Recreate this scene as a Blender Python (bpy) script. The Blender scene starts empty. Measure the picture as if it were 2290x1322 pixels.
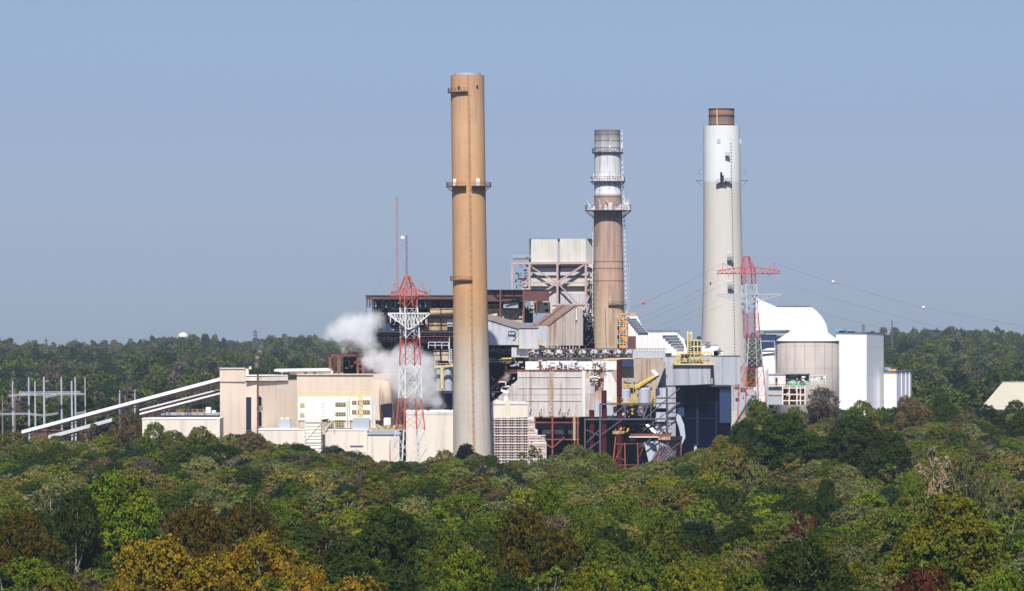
import bpy, math, random
import numpy as np
R = math.radians
sc = bpy.context.scene
col = sc.collection
F, CX, HY, CAMZ = 10800.0, 1145.0, 740.0, 45.0   # focal length in photo pixels, centre column, horizon row, eye height

# ------------------------------------------------ camera, sky, sun, exposure
cam = bpy.data.cameras.new('camera'); camo = bpy.data.objects.new('camera', cam); col.objects.link(camo)
camo.location = (0, 0, CAMZ); camo.rotation_euler = (R(90), 0, 0)
cam.sensor_width = 36; cam.lens = F / 2290 * 36
cam.shift_y = (HY - 661) / 2290
cam.clip_start = 1; cam.clip_end = 40000
sc.camera = camo
SUN_AZ, SUN_EL = 183.5, 50.0
w = bpy.data.worlds.new('World'); sc.world = w; w.use_nodes = True
nt = w.node_tree; bg = nt.nodes['Background']
sky = nt.nodes.new('ShaderNodeTexSky'); sky.sky_type = 'NISHITA'; sky.sun_disc = False
sky.sun_elevation = R(SUN_EL); sky.sun_rotation = R(SUN_AZ); sky.altitude = 100
sky.air_density = 1.0; sky.dust_density = 0.6; sky.ozone_density = 3.0
tn = nt.nodes.new('ShaderNodeMix'); tn.data_type = 'RGBA'; tn.blend_type = 'MULTIPLY'; tn.inputs[0].default_value = 1.0
# the sky's own colour near the horizon: a little bluer and lighter low down than the model gives
tc = nt.nodes.new('ShaderNodeTexCoord'); sx_ = nt.nodes.new('ShaderNodeSeparateXYZ'); nt.links.new(tc.outputs['Generated'], sx_.inputs[0])
mr = nt.nodes.new('ShaderNodeMapRange'); nt.links.new(sx_.outputs[2], mr.inputs[0]); mr.inputs[1].default_value = 0.0; mr.inputs[2].default_value = 0.07
rp_ = nt.nodes.new('ShaderNodeValToRGB'); nt.links.new(mr.outputs[0], rp_.inputs[0]); el = rp_.color_ramp.elements
for i_, (p_, c_) in enumerate([(0.0, (.540, .640, .97)), (0.19, (.485, .565, .92)), (0.60, (.475, .520, .80)), (1.0, (.53, .555, .755))]):
    if i_ > 1: el.new(p_)
    el[i_].position = p_; el[i_].color = (*c_, 1)
nt.links.new(rp_.outputs[0], tn.inputs[7])
nt.links.new(sky.outputs[0], tn.inputs[6]); nt.links.new(tn.outputs[2], bg.inputs[0])
bg.inputs[1].default_value = 0.095
sl = bpy.data.lights.new('sun', 'SUN'); sl.energy = 5.0; sl.angle = R(0.5); sl.color = (1.0, 0.95, 0.88)
so = bpy.data.objects.new('sun', sl); col.objects.link(so)
from mathutils import Vector, Matrix
sv = Vector((math.sin(R(SUN_AZ)) * math.cos(R(SUN_EL)), math.cos(R(SUN_AZ)) * math.cos(R(SUN_EL)), math.sin(R(SUN_EL))))
so.rotation_euler = sv.to_track_quat('Z', 'Y').to_euler(); so.location = (0, 0, 300)
sc.view_settings.view_transform = 'Standard'; sc.view_settings.look = 'None'
sc.view_settings.exposure = 0.30; sc.view_settings.gamma = 1.0
sc.cycles.max_bounces = 6; sc.cycles.diffuse_bounces = 3; sc.cycles.glossy_bounces = 1
sc.cycles.transmission_bounces = 3; sc.cycles.volume_bounces = 5; sc.cycles.transparent_max_bounces = 6
sc.cycles.volume_step_rate = 1.0; sc.cycles.use_denoising = True
sc.cycles.use_adaptive_sampling = True; sc.cycles.adaptive_threshold = 0.02

# ------------------------------------------------ helpers
def WX(px, Y): return (px - CX) * Y / F
def WZ(py, Y): return CAMZ - (py - HY) * Y / F
def smooth(a, b, x):
    t = np.clip((x - a) / (b - a), 0, 1); return t * t * (3 - 2 * t)

class MB:
    def __init__(s): s.v = []; s.f = []
    def add(s, vs, fs):
        o = len(s.v); s.v += [tuple(p) for p in vs]; s.f += [tuple(o + i for i in f) for f in fs]; return s
    def box(s, x0, x1, y0, y1, z0, z1):
        return s.add([(x0, y0, z0), (x1, y0, z0), (x1, y1, z0), (x0, y1, z0), (x0, y0, z1), (x1, y0, z1), (x1, y1, z1), (x0, y1, z1)],
                     [(3, 2, 1, 0), (4, 5, 6, 7), (0, 1, 5, 4), (1, 2, 6, 5), (2, 3, 7, 6), (3, 0, 4, 7)])
    def pb(s, a, b, t, u, Y, d=2.0):            # columns a..b, rows t..u of a front face standing at distance Y, d metres deep
        return s.box(WX(a, Y), WX(b, Y), Y, Y + d, WZ(u, Y), WZ(t, Y))
    def prism(s, foot, z0, z1):                 # foot: world xy, counter-clockwise
        n = len(foot)
        vs = [(x, y, z0) for x, y in foot] + [(x, y, z1) for x, y in foot]
        return s.add(vs, [tuple(range(n))[::-1], tuple(range(n, 2 * n))] + [(i, (i + 1) % n, n + (i + 1) % n, n + i) for i in range(n)])
    def ppr(s, foot, t, u, Yr):
        return s.prism([(WX(p, Y), Y) for p, Y in foot], WZ(u, Yr), WZ(t, Yr))
    def ext(s, poly, Y, vec):                   # outline (photo columns, rows) at distance Y pushed along vec
        n = len(poly); a = [(WX(p, Y), Y, WZ(q, Y)) for p, q in poly]
        b = [(x + vec[0], y + vec[1], z + vec[2]) for x, y, z in a]
        return s.add(a + b, [tuple(range(n)), tuple(range(n, 2 * n))[::-1]] + [(i, n + i, n + (i + 1) % n, (i + 1) % n) for i in range(n)])
    def tube(s, p, q, r, n=6, r2=None):
        p = Vector(p); q = Vector(q); d = q - p
        if d.length < 1e-6: return s
        d.normalize(); u = d.orthogonal().normalized(); v = d.cross(u); r2 = r if r2 is None else r2
        vs = []
        for c, rr in ((p, r), (q, r2)):
            for i in range(n):
                a = 2 * math.pi * i / n; vs.append(c + (u * math.cos(a) + v * math.sin(a)) * rr)
        return s.add(vs, [(i, (i + 1) % n, n + (i + 1) % n, n + i) for i in range(n)] + [tuple(range(n))[::-1], tuple(range(n, 2 * n))])
    def bar(s, p, q, t): return s.tube(p, q, t * 0.62, 4)
    def pt(s, pts, r, n=5):
        w3 = [(WX(a, Y), Y, WZ(b, Y)) for a, b, Y in pts]
        for i in range(len(w3) - 1): s.tube(w3[i], w3[i + 1], r, n)
        return s
    def pl(s, pts, Y, r, n=4): return s.pt([(a, b, Y) for a, b in pts], r, n)
    def lathe(s, cx, cy, prof, n=48, a0=0, a1=2 * math.pi, cap=True):
        full = abs(a1 - a0 - 2 * math.pi) < 1e-6; m = n if full else n + 1; vs = []
        for r, z in prof:
            for i in range(m):
                a = a0 + (a1 - a0) * i / n; vs.append((cx + r * math.cos(a), cy + r * math.sin(a), z))
        fs = []
        for k in range(len(prof) - 1):
            for i in range(n):
                j = (i + 1) % m; fs.append((k * m + i, k * m + j, (k + 1) * m + j, (k + 1) * m + i))
        if cap and full:
            fs.append(tuple(range(m))[::-1]); fs.append(tuple(range((len(prof) - 1) * m, len(prof) * m)))
        return s.add(vs, fs)
    def rail(s, a, b, h=1.1, step=1.6, r=0.05):  # guard rail from a to b
        a = Vector(a); b = Vector(b); n = max(1, int((b - a).length / step)); up = Vector((0, 0, h))
        for i in range(n + 1):
            p = a.lerp(b, i / n); s.tube(p, p + up, r, 4)
        for k in (1.0, 0.5): s.tube(a + up * k, b + up * k, r, 4)
        return s
    def prail(s, a, b, row, Y, h=1.1, r=0.07, step=1.6): return s.rail((WX(a, Y), Y, WZ(row, Y)), (WX(b, Y), Y, WZ(row, Y)), h, step, r)
    def build(s, name, m, parent=None, label=None, smoothf=False):
        loc = parent_loc(parent)
        me = bpy.data.meshes.new(name)
        me.from_pydata([(x - loc[0], y - loc[1], z - loc[2]) for x, y, z in s.v], [], s.f); me.update()
        if smoothf: me.polygons.foreach_set('use_smooth', [len(f) <= 4 for f in s.f])
        me.materials.append(MAT[m] if isinstance(m, str) else m)
        o = bpy.data.objects.new(name, me); col.objects.link(o)
        if parent is not None: o.parent = parent
        if label: o['label'] = label
        return o
def parent_loc(p):
    x = Vector((0, 0, 0))
    while p is not None: x = x + p.location; p = p.parent
    return x
def tag(o, label=None, cat=None, group=None, kind=None):
    if label: o['label'] = label
    if cat: o['category'] = cat
    if group: o['group'] = group
    if kind: o['kind'] = kind
    return o
def thing(name, label, cat, px, Y, z=0.0, group=None):
    o = bpy.data.objects.new(name, None); col.objects.link(o); o.location = (WX(px, Y), Y, z); o.empty_display_size = 1
    return tag(o, label, cat, group)

# ------------------------------------------------ materials
MAT = {}
class NG:
    def __init__(s, m): s.t = m.node_tree; s.n = s.t.nodes; s.l = s.t.links
    def new(s, ty, **k):
        x = s.n.new(ty)
        for a, b in k.items(): setattr(x, a, b)
        return x
    def link(s, a, b): s.l.new(a, b)
    def val(s, sock, v):
        if isinstance(v, bpy.types.NodeSocket): s.link(v, sock)
        else: sock.default_value = v
    def math(s, op, a, b=0.0, c=None):
        x = s.new('ShaderNodeMath', operation=op); s.val(x.inputs[0], a); s.val(x.inputs[1], b)
        if c is not None: s.val(x.inputs[2], c)
        return x.outputs[0]
    def mix(s, fac, a, b, blend='MIX'):
        x = s.new('ShaderNodeMix', data_type='RGBA', blend_type=blend); s.val(x.inputs[0], fac)
        s.val(x.inputs[6], a if not isinstance(a, tuple) else (*a[:3], 1)); s.val(x.inputs[7], b if not isinstance(b, tuple) else (*b[:3], 1))
        return x.outputs[2]
    def noise(s, vec, scale, detail=3, rough=0.55):
        x = s.new('ShaderNodeTexNoise'); s.link(vec, x.inputs['Vector']); x.inputs['Scale'].default_value = scale
        x.inputs['Detail'].default_value = detail; x.inputs['Roughness'].default_value = rough; return x.outputs[0]
    def scale(s, vec, v):
        x = s.new('ShaderNodeVectorMath', operation='MULTIPLY'); s.link(vec, x.inputs[0]); x.inputs[1].default_value = v; return x.outputs[0]
    def ramp(s, f, stops, mode='LINEAR'):
        x = s.new('ShaderNodeValToRGB'); s.link(f, x.inputs[0]); e = x.color_ramp; e.interpolation = mode
        while len(e.elements) < len(stops): e.elements.new(0.5)
        for i, (p, c) in enumerate(stops): e.elements[i].position = p; e.elements[i].color = (*c, 1) if len(c) == 3 else c
        return x.outputs[0]
    def step(s, f, a, b):
        x = s.new('ShaderNodeMapRange'); x.interpolation_type = 'SMOOTHSTEP'; s.link(f, x.inputs[0])
        x.inputs[1].default_value = a; x.inputs[2].default_value = b; return x.outputs[0]
def g3(c): return (c, c, c)
def mat(name, c, var=0.12, rough=0.75, metal=0.0, streak=None, vp=None, hp=None, zramp=None, line=None, blotch=None, spec=0.3, seam=0.10):
    """painted or bare surface: soft variation, run-down streaks (colour, amount), panel seams vp / hp in metres"""
    m = bpy.data.materials.new(name); m.use_nodes = True; g = NG(m); b = g.n['Principled BSDF']
    pos = g.new('ShaderNodeNewGeometry').outputs['Position']
    sep = g.new('ShaderNodeSeparateXYZ'); g.link(pos, sep.inputs[0]); X, Y, Z = sep.outputs
    if zramp:                                    # [(z, colour)...] paint or concrete lifts up the height
        z0, z1 = zramp[0][0], zramp[-1][0]; mode = 'CONSTANT' if name in ('banded_tower', 'banded_pylon') else 'LINEAR'
        f = g.math('DIVIDE', g.math('SUBTRACT', Z, z0), z1 - z0); c_ = g.ramp(f, [((z - z0) / (z1 - z0), cc) for z, cc in zramp], mode)
    else: c_ = (*c, 1)
    n1 = g.noise(g.scale(pos, (0.35, 0.35, 0.22)), 1.0, 4)
    n2 = g.noise(pos, 2.3, 3)
    v = g.math('ADD', g.math('MULTIPLY', g.math('SUBTRACT', n1, 0.5), 3 * var), g.math('MULTIPLY', g.math('SUBTRACT', n2, 0.5), 1.2 * var))
    x = g.new('ShaderNodeCombineColor'); vv = g.math('ADD', v, 1.0)
    for i in range(3): g.link(vv, x.inputs[i])
    out = g.mix(1.0, c_, x.outputs[0], 'MULTIPLY')
    if blotch:
        nb = g.noise(g.scale(pos, (0.12, 0.12, 0.12)), 1.0, 5, 0.65); out = g.mix(g.math('MULTIPLY', g.step(nb, 0.5, 0.62), blotch[1]), out, blotch[0])
    if vp:
        fr = g.math('FRACT', g.math('DIVIDE', g.math('ADD', X, g.math('MULTIPLY', Y, 0.31)), vp)); k = g.math('LESS_THAN', fr, 0.13)
        out = g.mix(g.math('MULTIPLY', k, seam), out, g3(0.08))
    if hp:
        fr = g.math('FRACT', g.math('DIVIDE', Z, hp)); k = g.math('LESS_THAN', fr, 0.06)
        out = g.mix(g.math('MULTIPLY', k, seam), out, g3(0.08))
    if streak:
        ns = g.noise(g.scale(pos, (0.75, 0.75, 0.035)), 1.0, 4, 0.6); nb = g.noise(g.scale(pos, (0.15, 0.15, 0.12)), 1.0, 2)
        k = g.math('MULTIPLY', g.step(ns, 0.46, 0.62), g.step(nb, 0.34, 0.55)); out = g.mix(g.math('MULTIPLY', k, streak[1]), out, streak[0])
    if line:                                     # a rust run below a ladder: x0, slope, half width, colour, amount
        d = g.math('ABSOLUTE', g.math('SUBTRACT', g.math('SUBTRACT', X, line[0]), g.math('MULTIPLY', Z, line[1])))
        nl = g.noise(g.scale(pos, (0.6, 0.6, 0.05)), 1.0, 3); d2 = g.math('ADD', d, g.math('MULTIPLY', g.math('SUBTRACT', nl, 0.5), line[2] * 2))
        k = g.math('SUBTRACT', 1.0, g.step(d2, line[2] * 0.5, line[2] * 1.3)); out = g.mix(g.math('MULTIPLY', k, line[4]), out, line[3])
    g.link(out, b.inputs['Base Color']); b.inputs['Roughness'].default_value = rough; b.inputs['Metallic'].default_value = metal
    b.inputs['Specular IOR Level'].default_value = spec
    MAT[name] = m; return m

RUST = (0.20, 0.085, 0.045); GRIME = (0.10, 0.085, 0.085)
mat('beige_wall', (0.66, 0.55, 0.45), 0.035, seam=0.05, vp=2.4, streak=(GRIME, 0.10))
mat('cream_wall', (0.72, 0.65, 0.56), 0.03, vp=7.3, streak=(GRIME, 0.14))
mat('coping', (0.80, 0.78, 0.74), 0.05)
mat('roof_dark', (0.16, 0.16, 0.17), 0.2)
mat('roof_grey', (0.34, 0.38, 0.43), 0.08)
mat('white_metal', (0.76, 0.76, 0.74), 0.05, 0.5, seam=0.12, vp=1.9, spec=0.4)
mat('white_plain', (0.82, 0.82, 0.80), 0.05, 0.5)
mat('bright_white', (0.90, 0.91, 0.93), 0.02, 0.5, hp=9.7)
mat('warm_white', (0.84, 0.81, 0.70), 0.05, hp=1.9)
mat('off_white', (0.70, 0.68, 0.66), 0.08, streak=(RUST, 0.25))
mat('glass_dark', (0.02, 0.025, 0.045), 0.3, 0.15, hp=2.6, spec=0.6)
mat('window_tan', (0.45, 0.33, 0.20), 0.2)
mat('grey_metal', (0.50, 0.50, 0.52), 0.08, 0.55, vp=2.6, streak=(RUST, 0.25))
mat('blue_grey', (0.40, 0.42, 0.47), 0.06, 0.55, seam=0.25, vp=4.3, streak=(GRIME, 0.25))
mat('blue_grey_plain', (0.45, 0.48, 0.55), 0.08, 0.55, streak=(GRIME, 0.3))
mat('precip_grey', (0.56, 0.53, 0.51), 0.08, seam=0.25, vp=5.6, hp=8.3, streak=((0.28, 0.18, 0.14), 0.6), blotch=((0.40, 0.36, 0.35), 0.35))
mat('rusty_wall', (0.42, 0.34, 0.27), 0.12, vp=2.2, streak=((0.30, 0.13, 0.06), 0.85))
mat('rusty_roof', (0.26, 0.17, 0.13), 0.16, streak=(RUST, 0.6))
mat('corrugated_rust', (0.43, 0.37, 0.34), 0.07, seam=0.25, vp=1.6, streak=((0.27, 0.15, 0.10), 0.8))
mat('penthouse', (0.60, 0.59, 0.54), 0.06, vp=1.3, streak=((0.42, 0.37, 0.33), 0.45))
mat('penthouse_dark', (0.34, 0.34, 0.36), 0.06)
mat('buff_wall', (0.62, 0.58, 0.46), 0.09, vp=1.5, streak=((0.38, 0.34, 0.30), 0.5), blotch=((0.45, 0.45, 0.44), 0.6))
mat('mauve_steel', (0.46, 0.34, 0.34), 0.08)
mat('brown_clad', (0.13, 0.055, 0.05), 0.15, vp=0.9)
mat('brown_steel', (0.17, 0.07, 0.06), 0.2)
mat('red_steel', (0.28, 0.075, 0.045), 0.25, streak=((0.10, 0.04, 0.03), 0.5))
mat('deep_red', (0.07, 0.010, 0.012), 0.2, spec=0.1)
mat('hoop', (0.22, 0.16, 0.135), 0.1)
mat('dark_shade_steel', (0.018, 0.016, 0.032), 0.3, spec=0.1)  # dark steel parts, with the shade of open bays put into the colour
mat('shade_navy', (0.002, 0.002, 0.010), 0.4, spec=0.0)  # shade of deep bays put into the colour of their backing walls
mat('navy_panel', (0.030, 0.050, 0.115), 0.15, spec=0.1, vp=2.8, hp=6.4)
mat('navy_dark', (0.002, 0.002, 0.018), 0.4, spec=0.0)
mat('grey_steel', (0.10, 0.09, 0.12), 0.15)
mat('pale_steel', (0.60, 0.60, 0.62), 0.1)
mat('tan_duct', (0.50, 0.36, 0.22), 0.18, streak=((0.2, 0.11, 0.07), 0.7), blotch=((0.25, 0.17, 0.13), 0.6))
mat('tan_casing', (0.52, 0.42, 0.32), 0.18, streak=((0.22, 0.13, 0.10), 0.6), blotch=((0.3, 0.25, 0.22), 0.5))
mat('yellow_paint', (0.62, 0.46, 0.11), 0.2)
mat('pale_yellow', (0.66, 0.56, 0.30), 0.2)
mat('orange_paint', (0.70, 0.33, 0.06), 0.2)
mat('galvanised', (0.40, 0.43, 0.48), 0.1, 0.5)
mat('mast_red', (0.34, 0.22, 0.25), 0.1)
mat('bay_mullion', (0.014, 0.024, 0.06), 0.1, spec=0.05)
mat('mast_grey', (0.17, 0.17, 0.20), 0.1)
mat('wood_pole', (0.20, 0.15, 0.12), 0.2)
mat('green_paint', (0.14, 0.42, 0.28), 0.25)
mat('blue_paint', (0.16, 0.34, 0.58), 0.15)
mat('ball_red', (0.75, 0.05, 0.03), 0.05); mat('ball_white', (0.85, 0.85, 0.82), 0.05)
mat('wire', (0.10, 0.10, 0.11), 0.0)
mat('concrete_silo', (0.40, 0.36, 0.33), 0.08, streak=((0.26, 0.20, 0.17), 0.22), hp=7.9, blotch=((0.33, 0.30, 0.29), 0.4))
mat('cream_roof', (0.66, 0.62, 0.50), 0.05)
mat('pink_grid', (0.68, 0.58, 0.54), 0.08)
mat('fan_white', (0.62, 0.61, 0.55), 0.2)
mat('stack_liner_brown', (0.33, 0.17, 0.10), 0.12, zramp=[(116, (0.36, 0.19, 0.11)), (119, (0.21, 0.14, 0.12)), (121.3, (0.19, 0.13, 0.11)), (121.5, (0.32, 0.17, 0.11)), (124, (0.27, 0.15, 0.11))])
def zz(py, Y): return WZ(py, Y)
Y1, Y2, Y3 = 1440.0, 1600.0, 1700.0
mat('tan_concrete', (0.5, 0.4, 0.3), 0.07, 0.85, hp=2.6, streak=((0.33, 0.22, 0.15), 0.35),
    zramp=[(0, (0.50, 0.46, 0.39)), (zz(860, Y1), (0.50, 0.455, 0.38)), (zz(790, Y1), (0.48, 0.40, 0.31)), (zz(720, Y1), (0.48, 0.31, 0.175)), (zz(640, Y1), (0.55, 0.305, 0.135)), (zz(540, Y1), (0.51, 0.305, 0.165)), (zz(430, Y1), (0.54, 0.31, 0.155)), (zz(300, Y1), (0.57, 0.35, 0.19)), (zz(165, Y1), (0.50, 0.28, 0.16))],
    line=(WX(1062, Y1), -(WX(1062, Y1) - WX(1047, Y1)) / 122.0, 0.45, (0.33, 0.17, 0.08), 0.5))
mat('banded_stack', (0.5, 0.5, 0.5), 0.08, 0.85, streak=((0.13, 0.105, 0.10), 0.5), hp=8.1,
    zramp=[(0, (0.50, 0.40, 0.28)), (zz(700, Y2), (0.52, 0.38, 0.25)), (zz(650, Y2), (0.49, 0.32, 0.225)), (zz(560, Y2), (0.46, 0.31, 0.24)), (zz(480, Y2), (0.40, 0.275, 0.22)), (zz(435.8, Y2), (0.30, 0.22, 0.18)), (zz(434.8, Y2), (0.72, 0.73, 0.74)), (zz(350, Y2), (0.58, 0.59, 0.60)), (zz(318, Y2), (0.40, 0.41, 0.42)), (zz(291, Y2), (0.14, 0.14, 0.16))])
mat('white_top_stack', (0.5, 0.5, 0.5), 0.03, 0.85,
    zramp=[(0, (0.55, 0.52, 0.47)), (zz(600, Y3), (0.56, 0.53, 0.48)), (zz(410, Y3), (0.55, 0.535, 0.49)), (zz(404.5, Y3), (0.67, 0.69, 0.69)), (zz(282, Y3), (0.70, 0.71, 0.70))], blotch=((0.50, 0.48, 0.45), 0.15))
WHT, REDC = (0.70, 0.70, 0.69), (0.50, 0.12, 0.095)
mat('banded_tower', WHT, 0.05, zramp=[(0, WHT), (zz(962, 1400), REDC), (zz(892, 1400), WHT), (zz(818, 1400), REDC), (zz(757, 1400), WHT), (zz(688, 1400), REDC), (zz(600, 1400), REDC)])
PNK = (0.52, 0.09, 0.10)
mat('banded_pylon', WHT, 0.05, zramp=[(0, PNK), (zz(820, 1600), (0.5, 0.5, 0.52)), (zz(757, 1600), PNK), (zz(700, 1600), (0.55, 0.56, 0.58)), (zz(637, 1600), PNK), (zz(560, 1600), PNK)])

# ------------------------------------------------ ground
rng = np.random.default_rng(7)
def ground_h(X, Y):
    X = np.asarray(X, float); Y = np.asarray(Y, float)
    px = CX + X * F / np.maximum(Y, 400)
    right = 5.0 * smooth(1680, 1800, px) * smooth(1150, 1500, Y)
    top = 10.5 + 10.0 * smooth(1200, 2100, px) + 7.5 * np.exp(-((px - 400) / 95) ** 2) + 5.0 * np.exp(-((px - 640) / 90) ** 2) + 4.0 * np.exp(-((px - 2170) / 70) ** 2) + 3.0 * np.exp(-((px - 20) / 60) ** 2)
    far = smooth(1750, 5000, Y) ** 1.15
    roll = (2.2 * np.sin(X / 27 + 1.5 * np.sin(Y / 140)) * np.sin(X / 61 + 2) + 3.0 * np.sin(X / 95 + Y / 310) + 2.0 * np.sin(X / 41 - Y / 170 + 1.3)) * smooth(1750, 2600, Y)
    down = 26.0 * smooth(5300, 9000, Y)
    return right * (1 - far) + top * far + roll - down
def grid_mesh(name, xs, ys, m):
    Xg, Yg = np.meshgrid(xs, ys); Zg = ground_h(Xg, Yg)
    v = np.stack([Xg, Yg, Zg], -1).reshape(-1, 3); nx, ny = len(xs), len(ys)
    i = np.arange(nx * ny).reshape(ny, nx); q = np.stack([i[:-1, :-1], i[:-1, 1:], i[1:, 1:], i[1:, :-1]], -1).reshape(-1, 4)
    me = bpy.data.meshes.new(name); me.from_pydata(v.tolist(), [], q.tolist()); me.update(); me.materials.append(m)
    o = bpy.data.objects.new(name, me); col.objects.link(o); return o
m = bpy.data.materials.new('woodland_floor'); m.use_nodes = True; g = NG(m); b_ = g.n['Principled BSDF']
pos = g.new('ShaderNodeNewGeometry').outputs['Position']
n1 = g.noise(pos, 0.02, 6, 0.6); n2 = g.noise(pos, 0.6, 4)
c1 = g.ramp(n1, [(0.35, (0.035, 0.045, 0.015)), (0.52, (0.06, 0.055, 0.03)), (0.68, (0.10, 0.085, 0.055))])
g.link(g.mix(g.math('MULTIPLY', n2, 0.6), c1, (0.02, 0.025, 0.012)), b_.inputs['Base Color']); b_.inputs['Roughness'].default_value = 0.95
xs = np.concatenate([np.linspace(-2550, -900, 14)[:-1], np.linspace(-900, 900, 121), np.linspace(900, 2550, 14)[1:]])
ys = np.concatenate([np.linspace(-50, 400, 5)[:-1], np.linspace(400, 6000, 160), np.linspace(6000, 6600, 6)[1:]])
gr = grid_mesh('ground', xs, ys, m); tag(gr, kind='structure')

# ------------------------------------------------ foliage materials (colour of each tree comes from its own object colour)
def leaf_mat(name, hue_noise=0.35, trans=0.18):
    m = bpy.data.materials.new(name); m.use_nodes = True; g = NG(m); out = g.n['Material Output']; b = g.n['Principled BSDF']
    a = g.new('ShaderNodeAttribute', attribute_type='INSTANCER', attribute_name='color')
    sh = g.new('ShaderNodeAttribute', attribute_type='GEOMETRY', attribute_name='leafvar')
    oi = g.new('ShaderNodeObjectInfo')
    f = g.math('ADD', g.math('MULTIPLY', sh.outputs['Fac'], 0.85), 0.52)
    x = g.new('ShaderNodeCombineColor'); f2 = g.math('MULTIPLY', f, g.math('ADD', 0.85, g.math('MULTIPLY', oi.outputs['Random'], 0.3)))
    g.link(g.math('MULTIPLY', f2, g.math('ADD', 0.92, g.math('MULTIPLY', sh.outputs['Fac'], 0.16))), x.inputs[0]); g.link(f2, x.inputs[1]); g.link(g.math('MULTIPLY', f2, 0.95), x.inputs[2])
    pn = g.noise(g.new('ShaderNodeTexCoord').outputs['Object'], 0.45, 2); drift = g.ramp(pn, [(0.36, (0.72, 0.95, 0.9)), (0.5, (1, 1, 1)), (0.64, (1.2, 1.03, 0.85))])
    c = g.mix(1.0, g.mix(1.0, a.outputs['Color'], drift, 'MULTIPLY'), x.outputs[0], 'MULTIPLY')
    g.link(c, b.inputs['Base Color']); b.inputs['Roughness'].default_value = 0.6; b.inputs['Specular IOR Level'].default_value = 0.03
    t = g.new('ShaderNodeBsdfTranslucent'); g.link(c, t.inputs['Color'])
    ms = g.new('ShaderNodeMixShader'); ms.inputs[0].default_value = trans; g.link(b.outputs[0], ms.inputs[1]); g.link(t.outputs[0], ms.inputs[2])
    g.link(ms.outputs[0], out.inputs['Surface']); return m
LEAF = leaf_mat('foliage')
m = bpy.data.materials.new('bark'); m.use_nodes = True; g = NG(m); b_ = g.n['Principled BSDF']
pos = g.new('ShaderNodeTexCoord').outputs['Object']; n1 = g.noise(g.scale(pos, (2, 2, 0.5)), 1.5, 4)
g.link(g.ramp(n1, [(0.3, (0.16, 0.13, 0.11)), (0.6, (0.36, 0.32, 0.28)), (0.8, (0.46, 0.42, 0.37))]), b_.inputs['Base Color']); b_.inputs['Roughness'].default_value = 0.9
BARK = m
m = bpy.data.materials.new('bark_dark'); m.use_nodes = True; m.node_tree.nodes['Principled BSDF'].inputs['Base Color'].default_value = (0.07, 0.05, 0.04, 1); BARKD = m

def unit(v): return v / np.maximum(np.linalg.norm(v, axis=1, keepdims=True), 1e-9)
def leaves_mesh(name, P, N, size, var, rg):
    n = len(P); N = unit(N)
    t = unit(np.cross(N, rg.normal(size=(n, 3)))); b = np.cross(N, t)
    s = (size * rg.uniform(0.6, 1.3, n))[:, None]; a = rg.uniform(0.6, 1.0, n)[:, None]
    V = np.stack([P - t * s, P + b * s * a, P + t * s, P - b * s * a], 1).reshape(-1, 3)
    me = bpy.data.meshes.new(name); me.vertices.add(4 * n); me.vertices.foreach_set('co', V.astype(np.float32).ravel())
    me.loops.add(4 * n); me.loops.foreach_set('vertex_index', np.arange(4 * n, dtype=np.int32))
    me.polygons.add(n); me.polygons.foreach_set('loop_start', (np.arange(n) * 4).astype(np.int32))
    at = me.attributes.new('leafvar', 'FLOAT', 'FACE'); at.data.foreach_set('value', var.astype(np.float32))
    me.update(calc_edges=True); me.materials.append(LEAF); return me
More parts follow.
